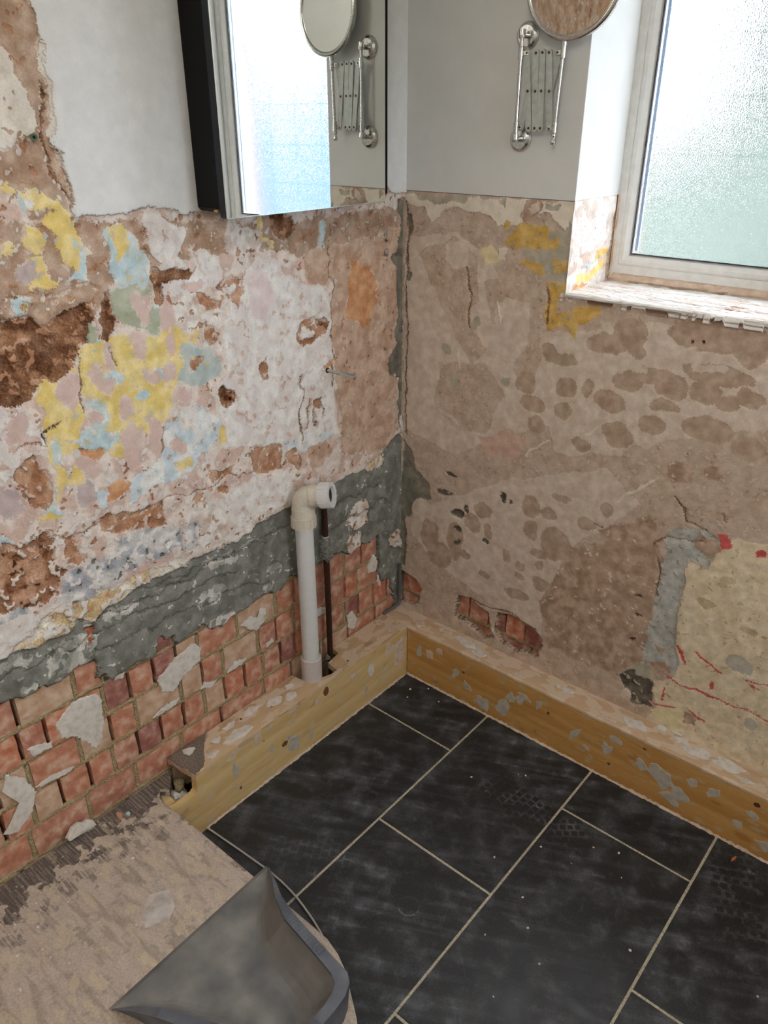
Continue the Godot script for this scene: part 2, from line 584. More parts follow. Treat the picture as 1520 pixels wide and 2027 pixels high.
		at.fill(-1)
		var pos := PackedVector3Array()
		var nor := PackedVector3Array()
		var uv := PackedVector2Array()
		var idx := PackedInt32Array()
		var flip := u.cross(v).dot(n) > 0.0
		for y in ch:
			for x in cw:
				if on[y * cw + x] == 0: continue
				var q := [0, 0, 0, 0]
				for k in 4:
					var gx := x + (1 if k == 1 or k == 2 else 0)
					var gy := y + (1 if k > 1 else 0)
					var j := gy * (cw + 1) + gx
					if at[j] < 0:
						at[j] = pos.size()
						var px := gx * step
						var py := gy * step
						var z := height(px, py)
						var zx := height(px + step, py) - height(px - step, py)
						var zy := height(px, py + step) - height(px, py - step)
						pos.append(o + u * (u0 + px * d) + v * (v0 + py * d) + n * (z * 0.01))
						nor.append((n - u * (zx * 0.01 / (2.0 * step * d)) - v * (zy * 0.01 / (2.0 * step * d))).normalized())
						uv.append(Vector2(float(px) / w, 1.0 - float(py) / h))
					q[k] = at[j]
				if flip: idx.append_array(PackedInt32Array([q[0], q[2], q[1], q[0], q[3], q[2]]))
				else: idx.append_array(PackedInt32Array([q[0], q[1], q[2], q[0], q[2], q[3]]))
				for e in [[0, -1, 0, 1], [1, 0, 1, 2], [0, 1, 2, 3], [-1, 0, 3, 0]]:
					var ex: int = x + e[0]
					var ey: int = y + e[1]
					if ex >= 0 and ey >= 0 and ex < cw and ey < ch and on[ey * cw + ex] == 1: continue
					var f: Vector3 = u * e[0] + v * e[1]
					var p0 := pos[q[e[2]]]
					var p1 := pos[q[e[3]]]
					var s := pos.size()
					pos.append_array(PackedVector3Array([p0, p1, p1 - n * back, p0 - n * back]))
					nor.append_array(PackedVector3Array([f, f, f, f]))
					var t0 := uv[q[e[2]]]
					var t1 := uv[q[e[3]]]
					var inw := Vector2(-e[0], e[1]) * 0.004
					uv.append_array(PackedVector2Array([t0 + inw * 0.2, t1 + inw * 0.2, t1 + inw, t0 + inw]))
					if flip: idx.append_array(PackedInt32Array([s, s + 1, s + 2, s, s + 2, s + 3]))
					else: idx.append_array(PackedInt32Array([s, s + 2, s + 1, s, s + 3, s + 2]))
		var arr := []
		arr.resize(Mesh.ARRAY_MAX)
		arr[Mesh.ARRAY_VERTEX] = pos
		arr[Mesh.ARRAY_NORMAL] = nor
		arr[Mesh.ARRAY_TEX_UV] = uv
		arr[Mesh.ARRAY_INDEX] = idx
		var m := ArrayMesh.new()
		m.add_surface_from_arrays(Mesh.PRIMITIVE_TRIANGLES, arr)
		return m

# ------------------------------------------------------------------ materials
func plain(col: Color, rough := 0.8, metal := 0.0, spec := 0.5) -> StandardMaterial3D:
	var m := StandardMaterial3D.new()
	m.albedo_color = col
	m.roughness = rough
	m.metallic = metal
	m.metallic_specular = spec
	return m

# colour from tiling noise laid in world space: stops are [offset, colour]
func noisy(stops: Array, freq: float, per_metre: float, rough := 0.9, bump_cm := 0.0, sd := 1, octaves := 4, size := 256, cell := false) -> StandardMaterial3D:
	var m := StandardMaterial3D.new()
	var f := FastNoiseLite.new()
	f.seed = sd
	f.noise_type = FastNoiseLite.TYPE_CELLULAR if cell else FastNoiseLite.TYPE_SIMPLEX
	f.frequency = freq
	f.fractal_octaves = octaves
	var t := NoiseTexture2D.new()
	t.width = size
	t.height = size
	t.seamless = true
	t.noise = f
	var g := Gradient.new()
	g.offsets = PackedFloat32Array(stops.map(func(s): return s[0]))
	g.colors = PackedColorArray(stops.map(func(s): return s[1]))
	t.color_ramp = g
	m.albedo_texture = t
	m.roughness = rough
	m.metallic_specular = 0.3
	m.uv1_triplanar = true
	m.uv1_world_triplanar = true
	m.uv1_scale = Vector3.ONE * per_metre
	if bump_cm > 0.0:
		var h := NoiseTexture2D.new()
		h.width = size
		h.height = size
		h.seamless = true
		h.noise = f
		m.heightmap_enabled = true
		m.heightmap_texture = h
		m.heightmap_scale = bump_cm
	return m

func make_materials():
	mats.skim = noisy([[0.0, rgb(224, 224, 222)], [1.0, rgb(230, 230, 228)]], 0.02, 2.0, 0.75, 0.02, 2)
	mats.skim_warm = noisy([[0.0, rgb(216, 216, 212)], [1.0, rgb(222, 222, 219)]], 0.02, 2.0, 0.75, 0.02, 4)
	mats.old_plaster = noisy([[0.0, rgb(150, 116, 92)], [0.45, rgb(180, 146, 121)], [0.7, rgb(196, 166, 144)], [1.0, rgb(214, 196, 182)]], 0.012, 1.2, 0.9, 0.15, 6)
	mats.ceiling = plain(rgb(228, 228, 225), 0.9)
	mats.core = noisy([[0.0, rgb(96, 78, 64)], [1.0, rgb(126, 104, 86)]], 0.05, 6.0, 0.95, 0.2, 8)
	mats.mortar = noisy([[0.0, rgb(138, 122, 88)], [0.5, rgb(168, 152, 116)], [1.0, rgb(190, 176, 146)]], 0.06, 9.0, 0.95, 0.35, 12)
	mats.residue = noisy([[0.0, rgb(196, 188, 178)], [0.5, rgb(218, 212, 204)], [1.0, rgb(226, 222, 216)]], 0.03, 5.0, 0.92, 0.06, 14)
	mats.residue_grey = noisy([[0.0, rgb(170, 164, 152)], [0.5, rgb(186, 180, 169)], [1.0, rgb(200, 194, 184)]], 0.03, 5.0, 0.9, 0.04, 15)
	mats.residue_pink = noisy([[0.0, rgb(196, 168, 148)], [0.5, rgb(212, 190, 170)], [1.0, rgb(224, 208, 192)]], 0.03, 5.0, 0.92, 0.06, 16)
	mats.brick = []
	for s in [[rgb(158, 100, 84), rgb(178, 124, 102), rgb(200, 162, 140)], [rgb(166, 108, 84), rgb(190, 134, 108), rgb(206, 168, 146)], [rgb(132, 84, 76), rgb(154, 102, 90), rgb(180, 136, 122)], [rgb(180, 144, 116), rgb(196, 164, 138), rgb(208, 182, 160)], [rgb(172, 98, 74), rgb(192, 126, 98), rgb(206, 164, 140)]]:
		mats.brick.append(noisy([[0.0, s[0]], [0.3, s[0].lerp(s[1], 0.6)], [0.5, s[1].lerp(s[2], 0.15)], [0.7, s[2].lerp(s[1], 0.2)], [1.0, s[2].lerp(rgb(214, 200, 186), 0.6)]], 0.018, 5.0, 0.92, 0.1, 20 + mats.brick.size(), 5))
	mats.black = plain(rgb(8, 8, 9), 0.3, 0.0, 0.25)
	mats.navy = plain(rgb(26, 30, 40), 0.35, 0.0, 0.4)
	mats.mirror = plain(rgb(236, 240, 238), 0.015, 1.0)
	mats.glass_edge = plain(rgb(190, 206, 208), 0.1, 0.6)
	mats.chrome = noisy([[0.0, rgb(176, 174, 170)], [0.6, rgb(214, 214, 212)], [1.0, rgb(222, 222, 220)]], 0.05, 14.0, 0.2, 0.0, 30)
	mats.chrome.metallic = 1.0
	mats.dull = noisy([[0.0, rgb(176, 180, 176)], [1.0, rgb(198, 202, 198)]], 0.03, 6.0, 0.45, 0.0, 31)
	mats.dull.metallic = 0.35
	mats.tarnish = noisy([[0.0, rgb(70, 52, 38)], [1.0, rgb(124, 98, 72)]], 0.1, 30.0, 0.5, 0.0, 32)
	mats.tarnish.metallic = 0.6
	mats.pvc = noisy([[0.0, rgb(216, 216, 214)], [1.0, rgb(226, 226, 226)]], 0.03, 5.0, 0.38, 0.0, 33)
	mats.pvc_old = noisy([[0.0, rgb(206, 194, 170)], [0.4, rgb(216, 208, 192)], [1.0, rgb(224, 219, 208)]], 0.05, 9.0, 0.42, 0.0, 34)
	mats.pvc_pink = noisy([[0.0, rgb(196, 186, 182)], [1.0, rgb(214, 206, 203)]], 0.05, 9.0, 0.5, 0.0, 35)
	mats.rust = noisy([[0.0, rgb(38, 24, 17)], [0.6, rgb(62, 40, 28)], [1.0, rgb(92, 62, 44)]], 0.06, 16.0, 0.6, 0.1, 36)
	mats.cement = noisy([[0.0, rgb(96, 96, 89)], [0.5, rgb(126, 125, 117)], [1.0, rgb(180, 178, 169)]], 0.05, 8.0, 0.95, 0.4, 37)
	mats.upvc = noisy([[0.0, rgb(212, 210, 204)], [1.0, rgb(226, 226, 223)]], 0.03, 4.0, 0.4, 0.0, 38)
	mats.gasket = plain(rgb(40, 44, 52), 0.7)
	mats.spacer = plain(rgb(150, 170, 196), 0.3, 0.4)
	mats.grout = noisy([[0.0, rgb(150, 140, 118)], [0.5, rgb(194, 186, 164)], [1.0, rgb(208, 202, 184)]], 0.06, 9.0, 0.95, 0.15, 39)
	mats.steel = plain(rgb(196, 198, 200), 0.22, 1.0)
	mats.copper = plain(rgb(150, 92, 66), 0.4, 0.8)
	mats.green = plain(rgb(70, 92, 70), 0.6)
	mats.bead = noisy([[0.0, rgb(168, 164, 154)], [1.0, rgb(206, 202, 194)]], 0.1, 20.0, 0.5, 0.0, 40)
	var p := StandardMaterial3D.new()
	p.albedo_color = Color(0.98, 0.99, 1.0, 0.02)
	p.transparency = BaseMaterial3D.TRANSPARENCY_ALPHA
	p.refraction_enabled = true
	p.refraction_scale = 0.05
	p.roughness = 0.09
	var f := FastNoiseLite.new()
	f.seed = 41
	f.frequency = 0.045
	f.fractal_octaves = 3
	var t := NoiseTexture2D.new()
	t.width = 512
	t.height = 512
	t.seamless = true
	t.noise = f
	p.heightmap_enabled = true
	p.heightmap_texture = t
	p.heightmap_scale = 0.045
	p.uv1_triplanar = true
	p.uv1_world_triplanar = true
	p.uv1_scale = Vector3.ONE * 10.0
	mats.frosted = p

# wood: grain along u, knots, dirt worked into it; dust and stains are patches with ragged edges
func wood(w: int, h: int, pale: Color, dark: Color, dust: Color, dust_at: int, ring: float, metres: float, sd: int) -> StandardMaterial3D:
	var px := PackedByteArray()
	px.resize(w * h * 3)
	var hp := PackedFloat32Array()
	hp.resize(w * h)
	var r := RandomNumberGenerator.new()
	r.seed = sd
	var knots := []
	for k in 7: knots.append(Vector3(r.randf() * w, r.randf() * h, r.randf_range(5, 11)))
	for y in h:
		for x in w:
			var a := nA[((y * 2 + sd * 37) & 1023) << 10 | ((x >> 2) & 1023)] - 128
			var b := nB[((y + sd * 17) & 511) << 9 | ((x >> 1) & 511)]
			var g := nC[(y * 3 & 511) << 9 | ((x >> 3) & 511)] - 128
			var kn := 0.0
			for k in knots:
				var dx: float = (x - k.x) * 0.6
				var dy: float = y - k.y
				var q: float = (dx * dx + dy * dy) / (k.z * k.z)
				if q < 6.0: kn = maxf(kn, exp(-q))
			var t := 0.5 + 0.5 * sin((y + a * 0.16) * ring + kn * 5.0)
			t = t * 0.45 + 0.55 * clampf(0.5 + a / 160.0, 0.0, 1.0)
			var c := pale.lerp(dark, clampf(t * 0.75 + g / 500.0 + kn * 0.9, 0.0, 1.0))
			if b > dust_at: c = c.lerp(dust, clampf((b - dust_at) / 14.0, 0.0, 1.0) * 0.8)
			var i := (y * w + x) * 3
			px[i] = c.r8; px[i + 1] = c.g8; px[i + 2] = c.b8
			hp[y * w + x] = t * 0.02 + (0.05 if b > dust_at else 0.0)
	var m := StandardMaterial3D.new()
	m.albedo_texture = ImageTexture.create_from_image(Image.create_from_data(w, h, false, Image.FORMAT_RGB8, px))
	m.heightmap_enabled = true
	m.heightmap_texture = ImageTexture.create_from_image(Image.create_from_data(w, h, false, Image.FORMAT_RF, hp.to_byte_array()))
	m.heightmap_scale = 0.5
	m.roughness = 0.72
	m.metallic_specular = 0.35
	m.uv1_scale = Vector3(1.0 / metres, 1.0 / (metres * h / w), 1)
	return m

# ------------------------------------------------------------------ room shell
func room_shell():
	var l := structure("wall_back", "plain pale plastered wall behind the camera")
	lo_hi("panel", Vector3(-0.3, 0, 2.55), Vector3(2.2, 2.4, 2.7), mats.skim_warm, l)
	l = structure("wall_side", "white painted wall facing the brick wall")
	var wy := [1.28, 1.68]
	var wz := [0.30, 0.74]
	lo_hi("panel", Vector3(2.05, 0, -0.3), Vector3(2.2, wy[0], 2.55), mats.skim_warm, l)
	lo_hi("panel", Vector3(2.05, wy[1], -0.3), Vector3(2.2, 2.4, 2.55), mats.skim_warm, l)
	lo_hi("panel", Vector3(2.05, wy[0], -0.3), Vector3(2.2, wy[1], wz[0]), mats.skim_warm, l)
	lo_hi("panel", Vector3(2.05, wy[0], wz[1]), Vector3(2.2, wy[1], 2.55), mats.skim_warm, l)
	var w2 := structure("window_2", "small clear side window facing the brick wall")
	lo_hi("frame_rail", Vector3(2.10, wy[0], wz[0]), Vector3(2.16, wy[0] + 0.03, wz[1]), mats.upvc, w2, 0.003)
	lo_hi("frame_rail", Vector3(2.10, wy[1] - 0.03, wz[0]), Vector3(2.16, wy[1], wz[1]), mats.upvc, w2, 0.003)
	lo_hi("frame_stile", Vector3(2.10, wy[0] + 0.03, wz[0]), Vector3(2.16, wy[1] - 0.03, wz[0] + 0.03), mats.upvc, w2, 0.003)
	lo_hi("frame_stile", Vector3(2.10, wy[0] + 0.03, wz[1] - 0.03), Vector3(2.16, wy[1] - 0.03, wz[1]), mats.upvc, w2, 0.003)
	var cg := plain(Color(0.95, 0.98, 1.0, 0.05), 0.02)
	cg.transparency = BaseMaterial3D.TRANSPARENCY_ALPHA
	lo_hi("pane", Vector3(2.128, wy[0] + 0.03, wz[0] + 0.03), Vector3(2.132, wy[1] - 0.03, wz[1] - 0.03), cg, w2)
	var c := structure("ceiling", "white painted ceiling")
	lo_hi("board", Vector3(-0.3, 2.4, -0.3), Vector3(2.2, 2.5, 2.7), mats.ceiling, c)

# ------------------------------------------------------------------ bricks
func brick_mesh(len: float, high: float, sd: int) -> ArrayMesh:
	var r := RandomNumberGenerator.new()
	r.seed = sd
	var st := mb()
	var nu := 5
	var nv := 4
	var g := []
	for j in nv + 1:
		for i in nu + 1:
			var fu := float(i) / nu
			var fv := float(j) / nv
			var edge := minf(minf(fu, 1.0 - fu) * len, minf(fv, 1.0 - fv) * high)
			var z := r.randf_range(-0.0009, 0.0007) - (r.randf_range(0.001, 0.0028) if edge < 0.001 else 0.0)
			var ju := r.randf_range(-0.0014, 0.0004) * (1.0 if i == nu else (-1.0 if i == 0 else 0.0))
			var jv := r.randf_range(-0.0014, 0.0004) * (1.0 if j == nv else (-1.0 if j == 0 else 0.0))
			g.append(Vector3(z, (fv - 0.5) * high + jv, (fu - 0.5) * len + ju))
	var nx := Vector3.RIGHT
	for j in nv:
		for i in nu:
			var q := j * (nu + 1) + i
			flat_quad(st, g[q], g[q + 1], g[q + nu + 2], g[q + nu + 1], nx)
	var back := Vector3(-0.07, 0, 0)
	for i in nu:
		for row in [[0, Vector3.DOWN], [nv, Vector3.UP]]:
			var q: int = row[0] * (nu + 1) + i
			flat_quad(st, g[q], g[q + 1], g[q + 1] + back, g[q] + back, row[1])
	for j in nv:
		for col in [[0, Vector3.FORWARD], [nu, Vector3.BACK]]:
			var q: int = j * (nu + 1) + col[0]
			flat_quad(st, g[q], g[q + nu + 1], g[q + nu + 1] + back, g[q] + back, col[1])
	return st.commit()

# joint of mortar: a long lumpy strip, recessed, in the plane of the wall
func joint_strip(st: SurfaceTool, a: Vector3, b: Vector3, wide: Vector3, n: Vector3, amount: float):
	var m := maxi(3, int(a.distance_to(b) / 0.012))
	var rows := []
	for i in m + 1:
		var p := a.lerp(b, float(i) / m)
		var row := []
		for k in 4:
			var e: float = [-1.0, -0.4, 0.4, 1.0][k]
			var z := (-0.004 if k == 0 or k == 3 else 0.0) + rng.randf_range(-amount, amount * 0.6)
			row.append(p + wide * (e + (rng.randf_range(-0.1, 0.1))) + n * z)
		rows.append(row)
	for i in m:
		for k in 3: flat_quad(st, rows[i][k], rows[i][k + 1], rows[i + 1][k + 1], rows[i + 1][k], n)

func left_wall():
	var wl := structure("wall_left", "stripped wall of bare brick, grey cement and layers of old plaster")
	lo_hi("wall_core", Vector3(-0.3, 0, -0.3), Vector3(-0.03, 2.4, 2.55), mats.core, wl)
	# each course: its bottom, then the upright joints (z); a negative number is a mortared joint, else an open slot
	var courses := [
		[0.060, [0.0, 0.225, 0.45, 0.675, -0.80, 0.91, -1.02, 1.14, -1.25, 1.34]],
		[0.1355, [0.0, 0.11, 0.22, -0.33, 0.43, -0.523, 0.65, -0.762, -0.879, -0.989, -1.11, -1.225, 1.34]],
		[0.2110, [0.0, 0.06, 0.116, 0.176, -0.232, 0.290, -0.350, 0.408, 0.459, -0.516, 0.573, 0.632, -0.690, 0.746, 0.804, 0.861, -0.920, 0.973, 1.034, -1.092, 1.149, 1.208, -1.27, 1.34]],
		[0.2865, [0.0, 0.092, -0.183, 0.229, 0.290, -0.350, -0.410, 0.470, -0.526, -0.629, 0.687, -0.745, -0.854, 0.913, -0.982, -1.083, 1.142, 1.20, -1.26, 1.34]],
		[0.3620, [0.0, 0.10, 0.163, -0.228, 0.290, 0.350, 0.403, -0.464, -0.580, -0.689, 0.745, 0.801, 0.858, -0.916, -0.966, 1.035, 1.085, -1.15, 1.21, -1.28, 1.34]],
		[0.4375, [0.0, 0.112, 0.17, -0.228, -0.35, -0.46, -0.575, -0.689, -0.745, 0.80, -0.909, -0.966, 1.077, -1.19, 1.34]],
	]
	var tones := {"2_3": 2, "3_10": 3, "3_14": 3, "1_8": 3, "1_9": 3}
	for ci in courses.size():
		var y0: float = courses[ci][0]
		var js: Array = courses[ci][1]
		var mj := mb()
		for k in js.size() - 1:
			var za := absf(js[k])
			var zb := absf(js[k + 1])
			var ga := 0.0048 if js[k] < 0 else 0.0036
			var gb := 0.0048 if js[k + 1] < 0 else 0.0036
			var len := zb - za - ga - gb
			var o := MeshInstance3D.new()
			o.mesh = brick_mesh(len, 0.0665, ci * 50 + k)
			var tone: int = tones.get("%d_%d" % [ci, k], [0, 1, 2, 0, 1, 4, 3, 1][rng.randi() % 8])
			if len > 0.09: tone = [3, 1, 3, 0][rng.randi() % 4]
			o.material_override = mats.brick[tone]
			o.name = "brick"
			wl.add_child(o, true)
			o.position = Vector3(rng.randf_range(-0.0022, 0.0012), y0 + 0.0333, (za + ga + zb - gb) * 0.5)
			if js[k] < 0:
				joint_strip(mj, Vector3(-0.002, y0 + 0.001, za), Vector3(-0.002, y0 + 0.066, za), Vector3(0, 0, 0.0066), Vector3.RIGHT, 0.0018)
		joint_strip(mj, Vector3(-0.002, y0 - 0.0045, 0.0), Vector3(-0.002, y0 - 0.0045, 1.34), Vector3(0, 0.0068, 0), Vector3.RIGHT, 0.0020)
		put("mortar_joint", mj, mats.mortar, wl)
	# plaster, cement and white skim
	var P := Patchwork.new(0.0, 1.34, 0.14, 1.978, 0.0009)
	P.poly(PINK, [0.80, 0.515, 1.40, 0.50, 1.40, 2.1, 0.80, 2.1])
	P.poly(CEMENT, [1.0, 0.60, 1.40, 0.595, 1.40, 0.512, 1.0, 0.50])
	P.poly(TAN, [0.81, 1.50, 1.40, 1.45, 1.40, 2.1, 0.81, 2.1])
	P.chips = 1
	P.poly(RENDER, [1.05, 1.0, 1.40, 1.1, 1.40, 1.35, 1.12, 1.3])
	P.poly(OCHRE, [1.10, 0.605, 1.40, 0.60, 1.40, 0.65, 1.12, 0.66])
	P.poly(PINK, [0.904, 1.555, 1.153, 0.516, 1.103, 0.510, 1.077, 0.504, 1.049, 0.509, 0.995, 0.492, 0.953, 0.501, 0.918, 0.495, 0.918, 0.462, 0.894, 0.445, 0.868, 0.437, 0.839, 0.436, 0.809, 0.442, 0.791, 0.463, 0.785, 0.479, 0.763, 0.460, 0.751, 0.460, 0.736, 0.435, 0.710, 0.438, 0.685, 0.453, 0.664, 0.435, 0.630, 0.430, 0.588, 0.425, 0.544, 0.425, 0.513, 0.432, 0.496, 0.448, 0.463, 0.438, 0.443, 0.425, 0.433, 0.446, 0.401, 0.440, 0.359, 0.446, 0.315, 0.445, 0.289, 0.450, 0.244, 0.430, 0.225, 0.425, 0.196, 0.431, 0.128, 0.427, 0.103, 0.423, 0.104, 0.313, 0.087, 0.281, 0.048, 0.263, 0.032, 0.205, 0.025, 0.158, -0.020, 0.167, -0.020, 1.639])
	P.poly(CEMENT, [1.133, 0.599, 1.081, 0.604, 1.056, 0.600, 0.946, 0.588, 0.828, 0.605, 0.697, 0.616, 0.595, 0.612, 0.496, 0.617, 0.435, 0.625, 0.388, 0.626, 0.306, 0.634, 0.236, 0.643, 0.163, 0.638, 0.116, 0.643, 0.086, 0.661, 0.067, 0.689, -0.020, 0.680, -0.020, 0.167, 0.025, 0.158, 0.032, 0.205, 0.048, 0.263, 0.087, 0.281, 0.104, 0.313, 0.103, 0.423, 0.128, 0.427, 0.196, 0.431, 0.225, 0.425, 0.244, 0.430, 0.289, 0.450, 0.315, 0.445, 0.359, 0.446, 0.401, 0.440, 0.433, 0.446, 0.443, 0.425, 0.463, 0.438, 0.496, 0.448, 0.513, 0.432, 0.544, 0.425, 0.588, 0.425, 0.630, 0.430, 0.664, 0.435, 0.685, 0.453, 0.710, 0.438, 0.736, 0.435, 0.751, 0.460, 0.763, 0.460, 0.785, 0.479, 0.791, 0.463, 0.809, 0.442, 0.839, 0.436, 0.868, 0.437, 0.894, 0.445, 0.918, 0.462, 0.918, 0.495, 0.953, 0.501, 0.995, 0.492, 1.049, 0.509, 1.077, 0.504, 1.103, 0.510, 1.153, 0.516])
	P.poly(TAN, [0.884, 1.557, 0.820, 1.563, 0.817, 1.499, 0.813, 1.462, 0.820, 1.399, 0.814, 1.345, 0.809, 1.310, 0.820, 1.275, 0.882, 1.280, 0.933, 1.350])
	P.poly(CREAMW, [0.895, 1.512, 0.868, 1.480, 0.862, 1.443, 0.849, 1.418, 0.848, 1.397, 0.861, 1.381, 0.884, 1.377, 0.928, 1.368])
	P.poly(SKIM, [0.820, 1.563, 0.817, 1.523, 0.817, 1.499, 0.817, 1.475, 0.814, 1.444, 0.820, 1.399, 0.821, 1.369, 0.812, 1.342, 0.806, 1.316, 0.814, 1.298, 0.811, 1.275, 0.769, 1.273, 0.723, 1.274, 0.685, 1.278, 0.636, 1.271, 0.573, 1.270, 0.433, 1.275, 0.060, 1.268, -0.020, 1.267, -0.020, 1.639])
	P.poly(TAN, [0.947, 1.289, 0.895, 1.274, 0.812, 1.270, 0.757, 1.263, 0.658, 1.261, 0.532, 1.244, 0.436, 1.244, 0.332, 1.227, 0.015, 1.237, 0.014, 1.134, 0.278, 1.163, 0.539, 1.188, 0.657, 1.202, 0.692, 1.173, 0.777, 1.168, 0.790, 1.134, 0.883, 1.126, 0.983, 1.137])
	P.poly(TANS, [0.256, 1.171, 0.024, 1.190, 0.026, 0.961, 0.044, 0.879, 0.027, 0.704, 0.086, 0.668, 0.234, 0.694, 0.243, 0.828, 0.255, 1.003])
	P.poly(ORANGE, [0.187, 1.132, 0.120, 1.113, 0.107, 1.045, 0.131, 0.992, 0.207, 1.005, 0.205, 1.060])
	P.poly(MIXW, [0.515, 1.242, 0.450, 1.228, 0.434, 1.199, 0.456, 1.172, 0.505, 1.175, 0.526, 1.200])
	P.poly(DARKB, [0.417, 1.243, 0.358, 1.240, 0.344, 1.213, 0.388, 1.204, 0.413, 1.215])
	P.dab(TAN, 0.302, 1.203, 0.044, 0.037)
	P.dab(TANS, 0.287, 1.139, 0.048, 0.034)
	P.poly(YELLOW, [0.454, 1.250, 0.442, 1.249, 0.439, 1.218, 0.415, 1.197, 0.423, 1.179, 0.439, 1.209])
	P.poly(BLUE, [0.290, 1.223, 0.275, 1.222, 0.274, 1.183, 0.288, 1.174])
	P.poly(WHITE, [0.548, 1.062, 0.535, 1.102, 0.498, 1.129, 0.468, 1.174, 0.418, 1.160, 0.340, 1.111, 0.281, 1.103, 0.261, 1.058, 0.258, 0.948, 0.254, 0.855, 0.255, 0.780, 0.331, 0.778, 0.422, 0.782, 0.532, 0.813, 0.582, 0.829, 0.579, 0.895, 0.551, 0.980, 0.559, 1.021])
	P.poly(LILAC, [0.483, 1.145, 0.432, 1.152, 0.424, 1.094, 0.442, 1.047, 0.472, 1.072])
	P.poly(WHITE, [0.696, 1.269, 0.658, 1.261, 0.609, 1.242, 0.607, 1.221, 0.630, 1.207, 0.623, 1.185, 0.641, 1.169, 0.659, 1.185, 0.688, 1.199, 0.697, 1.234])
	P.poly(WHITE, [0.609, 1.209, 0.561, 1.191, 0.541, 1.166, 0.556, 1.141, 0.591, 1.133, 0.616, 1.115, 0.668, 1.131, 0.672, 1.156, 0.632, 1.156, 0.599, 1.174])
	P.poly(MIXW, [0.669, 1.123, 0.562, 1.142, 0.553, 1.067, 0.560, 1.011, 0.627, 1.035, 0.655, 1.076])
	P.poly(DARKB, [0.695, 1.177, 0.660, 1.181, 0.603, 1.174, 0.630, 1.156, 0.672, 1.156, 0.669, 1.123, 0.681, 1.112, 0.697, 1.123])
	P.poly(BROWN, [0.543, 1.153, 0.496, 1.142, 0.491, 1.114, 0.512, 1.084, 0.537, 1.102, 0.556, 1.140])
	P.dab(WHITE, 0.528, 1.127, 0.019, 0.011)
	P.poly(BROWN, [0.597, 1.134, 0.559, 1.115, 0.559, 1.098, 0.585, 1.096, 0.597, 1.111])
	P.poly(BROWN, [0.599, 1.075, 0.583, 1.068, 0.567, 1.032, 0.576, 1.024, 0.591, 1.051])
	P.poly(YELLOW, [0.896, 1.270, 0.867, 1.264, 0.861, 1.243, 0.872, 1.226, 0.894, 1.227, 0.902, 1.247])
	P.poly(YELLOW, [0.839, 1.294, 0.820, 1.275, 0.808, 1.251, 0.804, 1.216, 0.819, 1.193, 0.840, 1.205, 0.839, 1.241, 0.857, 1.271])
	P.poly(BLUE, [0.817, 1.244, 0.807, 1.228, 0.807, 1.188, 0.803, 1.174, 0.830, 1.180, 0.844, 1.188, 0.835, 1.199, 0.819, 1.193])
	P.poly(YELLOW, [0.902, 1.224, 0.875, 1.223, 0.872, 1.193, 0.858, 1.190, 0.874, 1.177, 0.893, 1.172, 0.897, 1.193])
	P.poly(MAUVE, [0.916, 1.217, 0.898, 1.216, 0.892, 1.192, 0.898, 1.180, 0.916, 1.192])
	P.dab(YELLOW, 0.913, 1.313, 0.012, 0.007)
	P.dab(YELLOW, 0.870, 1.308, 0.011, 0.006)
	P.dab(YELLOW, 0.930, 1.243, 0.007, 0.011)
	P.dab(BLUE, 0.924, 1.160, 0.017, 0.009)
	P.poly(YELLOW, [0.897, 1.319, 0.849, 1.309, 0.833, 1.290, 0.854, 1.285, 0.887, 1.294])
	P.dab(BLUE, 0.893, 1.302, 0.007, 0.010)
	P.dab(WHITE, 0.878, 1.301, 0.007, 0.007)
	P.poly(BLUE, [0.765, 1.252, 0.735, 1.262, 0.713, 1.236, 0.701, 1.201, 0.697, 1.168, 0.726, 1.155, 0.765, 1.166, 0.767, 1.202])
	P.poly(YELLOW, [0.749, 1.258, 0.722, 1.254, 0.725, 1.221, 0.745, 1.200, 0.754, 1.232])
	P.poly(DARKB, [0.979, 1.151, 0.911, 1.146, 0.883, 1.125, 0.856, 1.137, 0.807, 1.141, 0.820, 1.082, 0.849, 1.072, 0.862, 1.054, 0.904, 1.026, 0.916, 1.041, 0.931, 1.016, 0.956, 1.013, 1.010, 1.019])
	P.poly(DARKB, [0.790, 1.158, 0.776, 1.160, 0.776, 1.124, 0.775, 1.089, 0.790, 1.080, 0.800, 1.111])
	P.poly(WHITE, [0.824, 1.075, 0.852, 1.068, 0.857, 1.040, 0.896, 1.024, 0.874, 1.044, 0.859, 1.053])
	P.poly(SAGE, [0.774, 1.160, 0.732, 1.158, 0.702, 1.160, 0.709, 1.129, 0.672, 1.106, 0.651, 1.085, 0.695, 1.075, 0.754, 1.093, 0.772, 1.105, 0.773, 1.139])
	P.poly(SAGE, [0.814, 1.114, 0.804, 1.104, 0.799, 1.085, 0.817, 1.082])
	P.dab(PINKS, 0.720, 1.121, 0.014, 0.029)
	P.dab(PINKS, 0.668, 1.095, 0.021, 0.023)
	P.dab(PINKS, 0.607, 1.144, 0.020, 0.011)
	P.poly(YELLOW, [0.847, 1.071, 0.804, 1.083, 0.718, 1.075, 0.676, 1.076, 0.606, 1.068, 0.612, 1.050, 0.642, 1.047, 0.648, 1.030, 0.655, 0.984, 0.683, 0.943, 0.698, 0.918, 0.746, 0.902, 0.803, 0.870, 0.828, 0.889, 0.832, 0.919, 0.811, 0.959, 0.834, 0.991, 0.849, 1.013])
	P.poly(YELLOW, [0.917, 1.042, 0.901, 1.033, 0.854, 1.056, 0.852, 0.996, 0.849, 0.960, 0.873, 0.949, 0.854, 0.925, 0.890, 0.909, 0.912, 0.934, 0.909, 0.860, 0.929, 0.839, 0.925, 0.902, 0.917, 0.962, 0.921, 1.005])
